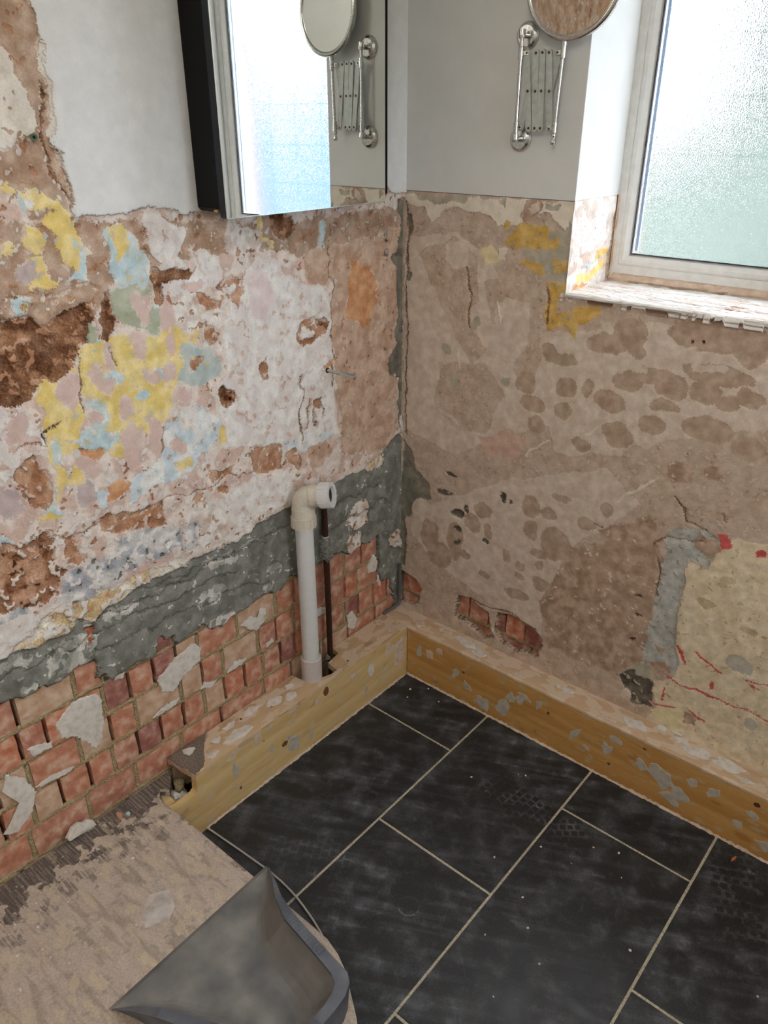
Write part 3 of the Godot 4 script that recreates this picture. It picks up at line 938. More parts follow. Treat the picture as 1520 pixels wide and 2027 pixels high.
	P.poly(GREYB, [0.641, 1.047, 0.582, 1.024, 0.562, 0.972, 0.601, 0.957, 0.658, 0.980, 0.648, 1.030])
	P.dab(BROWN, 0.623, 1.009, 0.013, 0.010)
	P.poly(BLUE, [0.845, 0.985, 0.816, 0.989, 0.817, 0.951, 0.826, 0.935, 0.817, 0.895, 0.853, 0.909, 0.879, 0.931, 0.869, 0.943, 0.843, 0.945, 0.831, 0.960])
	P.poly(BLUE, [0.810, 1.025, 0.788, 1.037, 0.762, 1.018, 0.775, 1.003, 0.804, 1.003])
	P.poly(BLUEW, [0.695, 0.915, 0.642, 0.927, 0.584, 0.895, 0.577, 0.853, 0.630, 0.824, 0.670, 0.795, 0.749, 0.802, 0.796, 0.778, 0.796, 0.838, 0.754, 0.836, 0.723, 0.856])
	P.dab(BLUE, 0.742, 0.975, 0.012, 0.009)
	P.dab(BLUE, 0.705, 1.010, 0.009, 0.014)
	P.poly(WHITE, [0.676, 0.927, 0.650, 0.935, 0.626, 0.913, 0.638, 0.889, 0.670, 0.892])
	P.dab(YELLOW, 0.675, 0.818, 0.018, 0.012)
	P.dab(YELLOW, 0.579, 0.855, 0.012, 0.023)
	P.dab(ORANGE, 0.851, 0.895, 0.013, 0.016)
	P.poly(BLUE, [0.914, 0.943, 0.903, 0.947, 0.902, 0.913, 0.915, 0.895])
	P.dab(BLUE, 0.820, 0.915, 0.028, 0.011)
	P.dab(PINKS, 0.795, 1.055, 0.013, 0.024)
	P.dab(PINKS, 0.736, 1.057, 0.015, 0.024)
	P.dab(PINKS, 0.664, 1.049, 0.012, 0.020)
	P.dab(PINKS, 0.682, 1.004, 0.018, 0.022)
	P.dab(PINKS, 0.871, 1.018, 0.022, 0.030)
	P.dab(PINKS, 0.780, 0.955, 0.019, 0.022)
	P.dab(PINKS, 0.681, 0.859, 0.019, 0.017)
	P.dab(PINKS, 0.773, 0.891, 0.022, 0.036)
	P.dab(PINKS, 0.726, 0.892, 0.016, 0.046)
	P.dab(PINKS, 0.866, 0.878, 0.020, 0.018)
	P.dab(PINKS, 0.821, 1.030, 0.008, 0.022)
	P.dab(PINKS, 0.718, 1.006, 0.014, 0.011)
	P.dab(PINKS, 0.804, 1.006, 0.014, 0.010)
	P.dab(PINKS, 0.662, 0.952, 0.020, 0.011)
	P.dab(PINKS, 0.837, 0.952, 0.008, 0.012)
	P.dab(MAUVE, 0.874, 0.834, 0.022, 0.020)
	P.dab(ORANGE, 0.817, 0.823, 0.027, 0.015)
	P.dab(BLUEW, 0.848, 0.814, 0.008, 0.023)
	P.poly(BLUE, [0.952, 0.838, 0.925, 0.838, 0.916, 0.811, 0.945, 0.807, 0.958, 0.827])
	P.poly(YELLOW, [0.974, 0.815, 0.946, 0.822, 0.921, 0.810, 0.941, 0.804])
	P.poly(YELLOW, [0.912, 0.857, 0.889, 0.881, 0.879, 0.859, 0.895, 0.846])
	P.poly(WHITE, [1.010, 1.019, 0.966, 1.001, 0.947, 0.979, 0.915, 0.961, 0.930, 0.931, 0.972, 0.935, 0.998, 0.890, 1.033, 0.921])
	P.dab(PINKS, 0.969, 0.977, 0.017, 0.024)
	P.dab(PINKS, 0.954, 0.947, 0.018, 0.015)
	P.poly(BROWN, [0.986, 0.914, 0.959, 0.927, 0.941, 0.899, 0.936, 0.861, 0.952, 0.827, 0.982, 0.850])
	P.poly(MAUVE, [1.029, 0.903, 0.994, 0.881, 0.991, 0.849, 1.012, 0.834, 1.039, 0.863])
	P.poly(BLUE, [1.050, 0.813, 1.019, 0.805, 1.007, 0.781, 1.055, 0.792])
	P.poly(BROWN, [0.520, 0.792, 0.443, 0.791, 0.429, 0.769, 0.426, 0.738, 0.477, 0.737, 0.497, 0.756])
	P.poly(BROWN, [0.409, 0.762, 0.382, 0.756, 0.365, 0.736, 0.382, 0.709, 0.396, 0.728])
	P.dab(TANS, 0.314, 0.729, 0.038, 0.030)
	P.poly(BLUEW, [0.429, 0.786, 0.257, 0.779, 0.249, 0.754, 0.364, 0.752, 0.409, 0.766])
	P.poly(BROWN, [0.613, 0.783, 0.556, 0.772, 0.571, 0.758, 0.609, 0.765])
	P.poly(BROWN, [0.605, 0.747, 0.573, 0.744, 0.581, 0.724])
	P.poly(BROWN, [0.647, 0.762, 0.632, 0.735, 0.649, 0.713, 0.668, 0.737])
	P.poly(BROWN, [0.767, 0.769, 0.729, 0.765, 0.730, 0.722, 0.765, 0.715, 0.777, 0.741])
	P.poly(BROWN, [0.861, 0.774, 0.809, 0.775, 0.768, 0.764, 0.786, 0.723, 0.828, 0.730, 0.860, 0.749])
	P.poly(MIXW, [0.734, 0.691, 0.646, 0.723, 0.582, 0.716, 0.398, 0.705, 0.391, 0.627, 0.435, 0.628, 0.594, 0.614, 0.684, 0.622, 0.740, 0.658])
	P.poly(WHITE, [0.609, 0.709, 0.512, 0.743, 0.412, 0.721, 0.394, 0.647, 0.464, 0.642, 0.564, 0.645])
	P.poly(BLUEG, [0.829, 0.720, 0.764, 0.720, 0.698, 0.699, 0.696, 0.650, 0.775, 0.651, 0.816, 0.659, 0.873, 0.641, 0.938, 0.630, 0.970, 0.659, 0.933, 0.704, 0.875, 0.698])
	P.poly(BLUEG, [0.686, 0.694, 0.656, 0.693, 0.668, 0.647, 0.693, 0.646])
	P.poly(BLUEG, [1.081, 0.680, 1.022, 0.675, 1.011, 0.644, 1.087, 0.654])
	P.poly(RENDER, [1.062, 0.796, 0.989, 0.787, 0.954, 0.783, 0.953, 0.733, 0.940, 0.707, 0.986, 0.665, 1.031, 0.675, 1.086, 0.693])
	P.poly(BROWN, [0.933, 0.774, 0.906, 0.768, 0.904, 0.711, 0.918, 0.707, 0.934, 0.745])
	P.poly(OCHRE, [1.097, 0.644, 1.018, 0.652, 0.937, 0.632, 0.886, 0.639, 0.823, 0.631, 0.731, 0.634, 0.705, 0.631, 0.696, 0.610, 0.839, 0.602, 0.947, 0.586, 1.108, 0.597])
	P.poly(WHITE, [1.084, 0.667, 1.034, 0.659, 0.992, 0.644, 1.024, 0.624, 1.072, 0.609, 1.096, 0.613])
	P.poly(CEMW, [0.999, 0.567, 0.949, 0.571, 0.903, 0.545, 0.920, 0.510, 0.984, 0.496, 1.006, 0.510])
	P.poly(CEMW, [1.106, 0.607, 1.050, 0.586, 1.016, 0.577, 1.038, 0.560, 1.113, 0.576])
	P.dab(CEMW, 1.043, 0.514, 0.013, 0.010)
	P.dab(CEMW, 0.855, 0.573, 0.041, 0.017)
	P.dab(CEMW, 0.641, 0.507, 0.044, 0.017)
	P.dab(CEMW, 0.629, 0.436, 0.035, 0.013)
	P.poly(CEMW, [0.663, 0.591, 0.569, 0.598, 0.498, 0.593, 0.558, 0.569, 0.641, 0.563])
	P.dab(CEMW, 0.469, 0.490, 0.024, 0.016)
	P.dab(CEMW, 0.496, 0.455, 0.018, 0.013)
	P.poly(BRICKC, [0.926, 0.577, 0.916, 0.577, 0.915, 0.537, 0.928, 0.533])
	P.poly(MIXW, [0.203, 0.556, 0.174, 0.566, 0.136, 0.531, 0.151, 0.479, 0.195, 0.482, 0.223, 0.507])
	P.poly(MIXW, [0.223, 0.479, 0.176, 0.467, 0.171, 0.425, 0.206, 0.425, 0.228, 0.445])
	P.poly(MIXW, [0.055, 0.409, 0.012, 0.407, 0.011, 0.352, 0.055, 0.378])
	P.dab(OCHRE, 0.122, 0.638, 0.035, 0.014)
	P.stroke(GROOVE, 0.0035, [1.091, 0.562, 1.030, 0.555, 0.953, 0.550, 0.870, 0.552, 0.791, 0.551, 0.695, 0.545, 0.575, 0.541])
	P.stroke(GROOVE, 0.0030, [0.945, 0.593, 0.895, 0.586, 0.810, 0.576, 0.728, 0.574, 0.639, 0.580, 0.528, 0.587, 0.415, 0.585])
	P.stroke(GROOVE, 0.0030, [0.908, 0.521, 0.844, 0.512, 0.763, 0.504, 0.688, 0.499, 0.594, 0.494, 0.494, 0.474])
	P.stroke(GROOVE, 0.0025, [0.807, 0.595, 0.714, 0.588, 0.598, 0.580, 0.469, 0.579])
	P.stroke(GROOVE, 0.0030, [0.283, 0.573, 0.202, 0.576, 0.087, 0.577])
	P.stroke(GROOVE, 0.0030, [0.277, 0.515, 0.166, 0.521, 0.066, 0.527])
	P.poly(CHASE, [0.028, 1.248, -0.020, 1.247, -0.020, 1.110, 0.009, 0.970, 0.004, 0.698, 0.018, 0.681, 0.030, 0.772, 0.030, 0.844, 0.067, 0.856, 0.062, 0.889, 0.043, 0.916, 0.034, 0.975, 0.031, 1.085, 0.055, 1.116, 0.052, 1.129, 0.032, 1.130])
	P.dab(CHASE, 0.075, 1.141, 0.007, 0.009)
	P.poly(CHASE, [0.082, 1.184, 0.072, 1.185, 0.068, 1.164, 0.080, 1.165])
	P.dab(WHITE, 0.013, 0.717, 0.008, 0.028)
	P.poly(BROWN, [0.361, 1.012, 0.345, 1.035, 0.323, 1.037, 0.271, 1.015, 0.284, 0.987, 0.331, 0.980, 0.359, 0.999])
	P.dab(WHITE, 0.329, 1.011, 0.021, 0.011)
	P.poly(DARKB, [0.308, 1.032, 0.270, 1.017, 0.274, 1.001, 0.294, 1.012])
	P.poly(BROWN, [0.475, 0.971, 0.448, 0.974, 0.445, 0.946, 0.462, 0.941])
	P.dab(DARKB, 0.557, 0.925, 0.011, 0.015)
	P.dab(ORANGE, 0.267, 0.925, 0.016, 0.006)
	P.dab(BROWN, 0.307, 0.851, 0.013, 0.010)
	P.stroke(CRACK, 0.0012, [0.357, 0.925, 0.360, 0.859, 0.363, 0.766])
	P.stroke(CRACK, 0.0010, [0.336, 0.864, 0.342, 0.795])
	P.stroke(CRACK, 0.0010, [0.318, 0.859, 0.323, 0.796])
	P.stroke(CRACK, 0.0010, [0.294, 0.865, 0.300, 0.807])
	P.stroke(CRACK, 0.0015, [0.253, 1.220, 0.256, 1.057, 0.257, 0.879])
	P.stroke(CRACK, 0.0015, [0.843, 1.070, 0.847, 1.021, 0.850, 0.974])
	P.stroke(CRACK, 0.0015, [0.707, 0.901, 0.718, 0.859])
	P.stroke(CRACK, 0.0015, [0.792, 1.068, 0.778, 1.041])
	P.stroke(CRACK, 0.0020, [1.042, 0.777, 0.992, 0.774, 0.920, 0.767, 0.832, 0.763, 0.757, 0.765, 0.616, 0.757, 0.482, 0.757])
	P.stroke(DARKB, 0.0025, [0.981, 0.940, 0.956, 0.940, 0.926, 0.938, 0.923, 0.963, 0.898, 0.969])
	P.stroke(DARKB, 0.0030, [0.836, 1.443, 0.837, 1.405, 0.834, 1.346, 0.817, 1.307, 0.817, 1.282])
	P.stroke(CREAMW, 0.0060, [0.818, 1.552, 0.819, 1.505, 0.819, 1.462, 0.821, 1.412, 0.823, 1.379])
	P.stroke(BROWN, 0.0030, [0.954, 1.165, 0.907, 1.168, 0.849, 1.169, 0.791, 1.174])
	P.stroke(ORANGE, 0.0020, [0.925, 1.156, 0.877, 1.156, 0.835, 1.153])
	P.poly(SKIM, [-0.01, 1.5, 0.822, 1.5, 0.825, 2.1, -0.01, 2.1])
	P.paint(coats(), nA, nB, nC, nD)
	var o := Vector3(0.012, 0, 0)
	put("old_plaster", P.relief([HOLE, SKIM, CEMENT, CEMW, GROOVE, DARKC, CHASE, BRICKC], true, o, Vector3.BACK, Vector3.UP, Vector3.RIGHT), P.mat, wl)
	put("cement_band", P.relief([CEMENT, CEMW, GROOVE, DARKC, CHASE, BRICKC], false, o, Vector3.BACK, Vector3.UP, Vector3.RIGHT), P.mat, wl)
	put("white_skim", P.relief([SKIM], false, o, Vector3.BACK, Vector3.UP, Vector3.RIGHT), P.mat, wl)
	lo_hi("upper_skim", Vector3(-0.03, 1.975, 0.0), Vector3(0.016, 2.4, 0.824), mats.skim, wl)
	lo_hi("upper_plaster", Vector3(-0.03, 1.975, 0.824), Vector3(0.0115, 2.4, 2.55), mats.old_plaster, wl)
	lo_hi("far_plaster", Vector3(-0.03, 0.0, 1.34), Vector3(0.0115, 1.975, 2.55), mats.old_plaster, wl)
	# smears of plaster left over the bricks: outline in (z, y)
	var smears := [
		[0.93, 0.425, 0.975, 0.432, 1.018, 0.405, 1.012, 0.37, 0.985, 0.352, 0.968, 0.327, 0.952, 0.298, 0.935, 0.318, 0.925, 0.36, 0.921, 0.40],
		[0.735, 0.405, 0.765, 0.398, 0.80, 0.372, 0.792, 0.340, 0.765, 0.322, 0.742, 0.345, 0.722, 0.352, 0.690, 0.362, 0.683, 0.392, 0.702, 0.412],
		[0.752, 0.30, 0.79, 0.302, 0.822, 0.289, 0.80, 0.287, 0.765, 0.289],
		[1.09, 0.33, 1.12, 0.36, 1.135, 0.33, 1.105, 0.30, 1.125, 0.26, 1.155, 0.235, 1.13, 0.222, 1.095, 0.245, 1.08, 0.285],
		[0.555, 0.372, 0.575, 0.392, 0.545, 0.400, 0.522, 0.385, 0.515, 0.405, 0.497, 0.398, 0.505, 0.366, 0.53, 0.352],
		[0.565, 0.294, 0.60, 0.306, 0.625, 0.288, 0.59, 0.287], [0.485, 0.307, 0.508, 0.304, 0.506, 0.292, 0.48, 0.294],
		[1.03, 0.375, 1.075, 0.388, 1.068, 0.366, 1.03, 0.362], [1.00, 0.292, 1.055, 0.302, 1.08, 0.296, 1.05, 0.288, 1.01, 0.286],
		[0.10, 0.345, 0.118, 0.375, 0.145, 0.35, 0.14, 0.325, 0.11, 0.32], [0.085, 0.31, 0.10, 0.325, 0.105, 0.28, 0.092, 0.26], [0.30, 0.30, 0.335, 0.315, 0.345, 0.292, 0.31, 0.285],
		[0.655, 0.285, 0.685, 0.30, 0.70, 0.288, 0.67, 0.277], [0.185, 0.205, 0.205, 0.24, 0.225, 0.235, 0.222, 0.19, 0.20, 0.18], [0.86, 0.45, 0.885, 0.455, 0.888, 0.43, 0.868, 0.425],
	]
	for s in smears:
		var st := mb()
		lump(st, Vector3(0.0005, 0, 0), Vector3.BACK, Vector3.UP, Vector3.RIGHT, frayed(outline(s), 0.0045, 0.0024), 0.0026)
		put("plaster_smear", st, mats.residue, wl)

func window_wall():
	var wr := structure("wall_right", "window wall of dabbed old plaster below white skim")
	lo_hi("wall_core", Vector3(-0.03, 0, -0.30), Vector3(0.4280, 2.4, -0.03), mats.core, wr)
	lo_hi("wall_core", Vector3(1.045, 0, -0.30), Vector3(2.05, 2.4, -0.03), mats.core, wr)
	lo_hi("wall_core", Vector3(0.4280, 0, -0.30), Vector3(1.045, 1.082, -0.03), mats.core, wr)
	lo_hi("wall_core", Vector3(0.4280, 2.12, -0.30), Vector3(1.045, 2.4, -0.03), mats.core, wr)
	# white skim above the cut line, each side of the window and over it
	var ws := mb()
	slab(ws, outline([0.0, 0.0135, 0.4300, 0.0135, 0.4306, 0.0129, 0.4306, -0.178, 0.424, -0.178, 0.424, -0.03, 0.0, -0.03]), Vector3(0, CUT, 0), Vector3.RIGHT, Vector3.BACK, Vector3.UP, 0.0, 2.4 - CUT)
	put("white_skim", ws, mats.skim_warm, wr)
	lo_hi("white_skim", Vector3(1.04, CUT, -0.03), Vector3(2.05, 2.4, 0.0135), mats.skim_warm, wr, 0.0012)
	lo_hi("white_skim", Vector3(0.4306, 2.118, -0.03), Vector3(1.04, 2.4, 0.0135), mats.skim_warm, wr, 0.0012)
	lo_hi("reveal_skim", Vector3(1.04, 1.09, -0.178), Vector3(1.046, 2.12, -0.0302), mats.skim, wr, 0.0008)
	lo_hi("reveal_skim", Vector3(0.4306, 2.118, -0.178), Vector3(1.04, 2.124, -0.0302), mats.skim, wr, 0.0008)
	# bricks that show through the broken plaster
	for b in [[0.004, 0.104, 0.2110, 4], [0.002, 0.060, 0.1355, 1], [0.176, 0.232, 0.2110, 1], [0.236, 0.292, 0.2110, 0], [0.296, 0.345, 0.2110, 2], [0.349, 0.402, 0.2110, 4], [0.406, 0.462, 0.2110, 2], [0.466, 0.522, 0.2110, 0], [0.20, 0.31, 0.1355, 0], [0.315, 0.425, 0.1355, 2], [0.43, 0.54, 0.1355, 1]]:
		var m := MeshInstance3D.new()
		m.mesh = brick_mesh(b[1] - b[0], 0.0665, int(b[0] * 1000) + 7)
		m.material_override = mats.brick[b[3]]
		m.name = "brick"
		wr.add_child(m, true)
		m.position = Vector3((b[0] + b[1]) * 0.5, b[2] + 0.0333, -0.004)
		m.rotation.y = -PI / 2
	for y in [0.2065, 0.282]:
		var mj := mb()
		joint_strip(mj, Vector3(0.0, y, -0.007), Vector3(0.56, y, -0.007), Vector3(0, 0.0056, 0), Vector3.BACK, 0.0016)
		put("mortar_joint", mj, mats.mortar, wr)
	lo_hi("mortar_bed", Vector3(0.0, 0.06, -0.05), Vector3(0.56, 0.29, -0.014), mats.mortar, wr)
	var P := Patchwork.new(0.0, 1.16, 0.13, 1.2673, 0.0008)
	P.wide = 8
	P.poly(TAN, [-0.020, 1.345, 0.771, 1.360, 1.071, -0.048, -0.020, -0.207])
	P.poly(TANL, [0.015, 1.167, 0.151, 1.188, 0.232, 1.154, 0.287, 1.097, 0.294, 1.013, 0.417, 1.010, 0.526, 1.038, 0.541, 0.927, 0.438, 0.816, 0.314, 0.761, 0.176, 0.674, 0.022, 0.702])
	P.poly(TAN, [0.055, 1.137, 0.151, 1.178, 0.206, 1.152, 0.219, 1.046, 0.159, 1.016, 0.086, 1.074])
	P.poly(TANL, [0.125, 1.165, 0.185, 1.171, 0.188, 1.118, 0.155, 1.113, 0.129, 1.128])
	P.poly(TAN, [0.101, 1.053, 0.184, 1.075, 0.209, 1.000, 0.247, 0.938, 0.207, 0.908, 0.162, 0.970, 0.116, 1.032])
	P.poly(TAN, [0.236, 1.092, 0.310, 1.121, 0.360, 1.096, 0.386, 0.962, 0.368, 0.892, 0.329, 0.896, 0.307, 1.004, 0.255, 1.007])
	P.poly(TAN, [0.121, 0.892, 0.248, 0.915, 0.306, 0.856, 0.260, 0.748, 0.173, 0.739, 0.110, 0.789])
	P.poly(TANL, [0.289, 1.066, 0.351, 1.064, 0.353, 0.979, 0.326, 0.930, 0.279, 0.955, 0.260, 1.030])
	P.poly(TANL, [0.514, 1.046, 0.829, 1.085, 0.877, 0.862, 0.775, 0.771, 0.657, 0.803, 0.553, 0.843])
	P.dab(TAND, 0.576, 1.034, 0.036, 0.033)
	P.dab(TAND, 0.723, 1.052, 0.076, 0.029)
	P.dab(TAND, 0.802, 1.045, 0.033, 0.035)
	P.dab(TAND, 0.632, 0.961, 0.048, 0.016)
	P.dab(TAND, 0.754, 0.985, 0.065, 0.019)
	P.dab(TAND, 0.595, 0.999, 0.020, 0.014)
	P.poly(TAN, [0.654, 0.824, 0.867, 0.908, 0.910, 0.706, 0.813, 0.672, 0.715, 0.708, 0.626, 0.726])
	P.poly(TANL, [0.104, 0.513, 0.323, 0.649, 0.566, 0.744, 0.648, 0.687, 0.585, 0.611, 0.508, 0.536, 0.463, 0.405, 0.451, 0.252, 0.330, 0.290, 0.126, 0.351, 0.042, 0.417, 0.053, 0.556])
	P.poly(TANL, [0.412, 0.833, 0.541, 0.927, 0.645, 0.876, 0.594, 0.786, 0.446, 0.747])
	P.poly(PINKS, [0.246, 0.732, 0.326, 0.777, 0.381, 0.754, 0.332, 0.703, 0.263, 0.698])
	P.poly(BROWNR, [0.508, 0.534, 0.686, 0.625, 0.717, 0.578, 0.724, 0.401, 0.704, 0.305, 0.636, 0.241, 0.477, 0.238, 0.445, 0.359])
	P.poly(BROWNR, [0.563, 0.597, 0.678, 0.673, 0.706, 0.635, 0.691, 0.593, 0.591, 0.569])
	P.poly(WHITER, [0.013, 1.258, 0.437, 1.266, 0.448, 1.221, 0.429, 1.201, 0.393, 1.226, 0.380, 1.244, 0.346, 1.242, 0.313, 1.221, 0.260, 1.205, 0.239, 1.225, 0.214, 1.234, 0.122, 1.238, 0.089, 1.199, 0.067, 1.233, 0.014, 1.240])
	P.poly(SAGER, [0.038, 1.259, 0.180, 1.261, 0.177, 1.249, 0.108, 1.247, 0.052, 1.249])
	P.poly(SAGER, [0.255, 1.260, 0.273, 1.261, 0.275, 1.245])
	P.poly(SAGER, [0.361, 1.262, 0.400, 1.259, 0.396, 1.250, 0.368, 1.251])
	P.poly(BROWNR, [0.312, 1.230, 0.321, 1.257, 0.348, 1.275, 0.356, 1.252, 0.338, 1.230, 0.325, 1.220])
	P.poly(TANL, [0.328, 1.246, 0.344, 1.261, 0.350, 1.247, 0.335, 1.234])
	P.poly(SAGER, [0.372, 1.213, 0.406, 1.208, 0.426, 1.229, 0.448, 1.193, 0.450, 1.115, 0.384, 1.117, 0.367, 1.147, 0.318, 1.162, 0.353, 1.167, 0.399, 1.170])
	P.poly(OCHRER, [0.313, 1.221, 0.371, 1.215, 0.405, 1.189, 0.402, 1.170, 0.353, 1.168, 0.303, 1.171, 0.281, 1.174])
	P.dab(OCHRER, 0.284, 1.212, 0.008, 0.011)
	P.dab(SAGER, 0.385, 1.197, 0.007, 0.011)
	P.poly(CREAMR, [0.218, 1.161, 0.250, 1.171, 0.267, 1.137, 0.234, 1.126])
	P.poly(WHITER, [0.262, 1.167, 0.287, 1.169, 0.283, 1.138, 0.265, 1.137])
	P.poly(OCHRER, [0.319, 1.147, 0.367, 1.147, 0.375, 1.123, 0.348, 1.125])
	P.poly(OCHRER, [0.395, 1.155, 0.423, 1.157, 0.428, 1.134, 0.398, 1.130])
	P.poly(OCHRER, [0.388, 1.109, 0.436, 1.115, 0.444, 1.094, 0.411, 1.082, 0.414, 1.052, 0.435, 1.053, 0.455, 1.076, 0.507, 1.075, 0.512, 1.059, 0.468, 1.037, 0.459, 1.005, 0.444, 1.025, 0.418, 1.019, 0.400, 1.011, 0.387, 1.043])
	P.dab(SAGER, 0.142, 0.932, 0.014, 0.014)
	P.dab(SAGER, 0.304, 0.885, 0.009, 0.011)
	P.dab(SAGER, 0.167, 0.852, 0.007, 0.022)
	P.dab(SAGER, 0.215, 1.001, 0.008, 0.016)
	P.dab(TAND, 0.356, 0.890, 0.025, 0.025)
	P.dab(TAND, 0.376, 0.848, 0.032, 0.017)
	P.dab(TAND, 0.455, 0.899, 0.023, 0.020)
	P.dab(TAND, 0.501, 0.908, 0.011, 0.019)
	P.dab(TAND, 0.453, 0.848, 0.021, 0.016)
	P.dab(TAND, 0.552, 0.892, 0.032, 0.023)
	P.dab(TAND, 0.390, 0.802, 0.020, 0.021)
	P.dab(TAND, 0.583, 0.941, 0.031, 0.022)
	P.dab(TAND, 0.530, 1.008, 0.042, 0.022)
	P.dab(TAND, 0.673, 0.946, 0.034, 0.023)
	P.dab(TAND, 0.737, 0.952, 0.027, 0.025)
	P.dab(TAND, 0.781, 0.937, 0.023, 0.015)
	P.dab(TAND, 0.666, 0.907, 0.029, 0.014)
	P.dab(TAND, 0.755, 0.879, 0.047, 0.024)
	P.dab(TAND, 0.833, 0.860, 0.031, 0.025)
	P.dab(TAND, 0.578, 0.825, 0.032, 0.026)
	P.dab(TAND, 0.816, 0.954, 0.025, 0.018)
	P.dab(TAND, 0.434, 0.960, 0.041, 0.013)
	P.dab(TAND, 0.502, 0.785, 0.027, 0.016)
	P.dab(TAND, 0.647, 0.865, 0.026, 0.019)
	P.dab(TAND, 0.404, 0.966, 0.016, 0.019)
	P.dab(TAND, 0.396, 0.600, 0.023, 0.026)
	P.dab(TAND, 0.266, 0.551, 0.023, 0.019)
	P.dab(TAND, 0.402, 0.542, 0.020, 0.024)
	P.dab(TAND, 0.470, 0.526, 0.037, 0.044)
	P.dab(TAND, 0.427, 0.489, 0.023, 0.013)
	P.dab(TAND, 0.188, 0.435, 0.022, 0.053)
	P.dab(TAND, 0.239, 0.507, 0.021, 0.025)
	P.dab(TAND, 0.432, 0.456, 0.014, 0.014)
	P.dab(TAND, 0.381, 0.437, 0.014, 0.014)
	P.dab(TAND, 0.384, 0.406, 0.011, 0.011)
	P.dab(TAND, 0.443, 0.408, 0.022, 0.021)
	P.dab(TAND, 0.284, 0.498, 0.012, 0.018)
	P.dab(TAND, 0.377, 0.352, 0.035, 0.014)
	P.dab(TAND, 0.470, 0.649, 0.024, 0.009)
	P.dab(TAND, 0.579, 0.652, 0.015, 0.018)
	P.dab(TAND, 0.221, 0.406, 0.014, 0.015)
	P.dab(TAND, 0.339, 0.450, 0.011, 0.020)
	P.dab(TAND, 0.142, 0.376, 0.036, 0.040)
	P.dab(TAND, 0.106, 0.425, 0.030, 0.046)
	P.dab(TAND, 0.538, 0.601, 0.021, 0.015)
	P.dab(TAND, 0.286, 0.370, 0.015, 0.012)
	P.dab(TAND, 0.443, 0.595, 0.023, 0.015)
	P.stroke(TANL, 0.0120, [0.553, 0.962, 0.618, 0.970])
	P.stroke(TANL, 0.0140, [0.713, 0.993, 0.762, 0.996])
	P.stroke(WHITER, 0.0040, [0.371, 0.720, 0.397, 0.752, 0.424, 0.774])
	P.stroke(WHITER, 0.0050, [0.601, 0.681, 0.633, 0.715, 0.666, 0.750])
	P.stroke(TANL, 0.0080, [0.682, 1.014, 0.708, 1.029])
	P.stroke(WHITER, 0.0030, [0.511, 0.810, 0.538, 0.828])
	P.stroke(TANL, 0.0060, [0.110, 0.789, 0.180, 0.754])
	P.stroke(WHITER, 0.0040, [0.271, 1.053, 0.281, 1.011])
	P.stroke(WHITER, 0.0030, [0.170, 0.936, 0.183, 0.891])
	P.dab(BROWNR, 0.805, 0.714, 0.024, 0.008)
	P.dab(BROWNR, 0.718, 0.781, 0.029, 0.023)
	P.dab(BROWNR, 0.780, 0.794, 0.020, 0.016)
	P.poly(CREAM, [0.807, 0.588, 0.818, 0.649, 0.851, 0.680, 0.916, 0.681, 1.071, -0.048, 0.908, 0.055, 0.740, 0.135, 0.752, 0.172, 0.763, 0.220, 0.743, 0.270, 0.789, 0.306, 0.785, 0.375, 0.768, 0.394, 0.770, 0.487, 0.768, 0.597])
	P.poly(GREYB2, [0.716, 0.638, 0.739, 0.660, 0.792, 0.676, 0.817, 0.662, 0.818, 0.628, 0.808, 0.592, 0.770, 0.604, 0.766, 0.548, 0.770, 0.487, 0.773, 0.410, 0.789, 0.350, 0.789, 0.313, 0.748, 0.313, 0.710, 0.308, 0.714, 0.410, 0.715, 0.515, 0.717, 0.578])
	P.poly(BROWNR, [0.773, 0.658, 0.807, 0.661, 0.824, 0.642, 0.809, 0.613, 0.775, 0.633])
	P.poly(TAND, [0.732, 0.371, 0.752, 0.370, 0.751, 0.348])
	P.poly(BROWNR, [0.726, 0.316, 0.765, 0.335, 0.776, 0.316, 0.750, 0.297])
	P.poly(DARKCR, [0.662, 0.251, 0.706, 0.288, 0.746, 0.265, 0.751, 0.202, 0.707, 0.189, 0.689, 0.220])
	P.poly(SAGER, [0.695, 0.304, 0.731, 0.307, 0.736, 0.274, 0.709, 0.268])
	P.dab(TANL, 0.691, 0.206, 0.014, 0.015)
	P.poly(RED, [0.810, 0.677, 0.831, 0.681, 0.845, 0.661, 0.822, 0.646])
	P.dab(RED, 0.894, 0.660, 0.008, 0.008)
	P.stroke(RED, 0.0050, [0.786, 0.387, 0.797, 0.368, 0.808, 0.349])
	P.stroke(RED, 0.0045, [0.819, 0.392, 0.843, 0.375, 0.875, 0.367])
	P.stroke(RED, 0.0035, [0.770, 0.302, 0.802, 0.295, 0.825, 0.295])
	P.stroke(RED, 0.0060, [0.821, 0.295, 0.841, 0.300, 0.871, 0.300])
	P.stroke(RED, 0.0030, [0.871, 0.300, 0.906, 0.295, 0.941, 0.301, 0.997, 0.299])
	P.stroke(RED, 0.0040, [0.757, 0.216, 0.780, 0.221, 0.799, 0.226])
	P.stroke(RED, 0.0030, [0.772, 0.269, 0.775, 0.237])
	P.stroke(RED, 0.0040, [0.938, 0.367, 0.954, 0.362])
	P.stroke(RED, 0.0030, [0.929, 0.375, 0.980, 0.382])
	P.stroke(RED, 0.0040, [0.836, 0.235, 0.865, 0.226])
	P.dab(RED, 0.866, 0.328, 0.004, 0.009)
	P.dab(GREYD, 0.909, 0.402, 0.025, 0.021)
	P.dab(GREYD, 0.958, 0.269, 0.012, 0.014)
	P.poly(CREAMY, [0.749, 0.193, 0.775, 0.215, 0.814, 0.230, 0.827, 0.201, 0.812, 0.174, 0.770, 0.175])
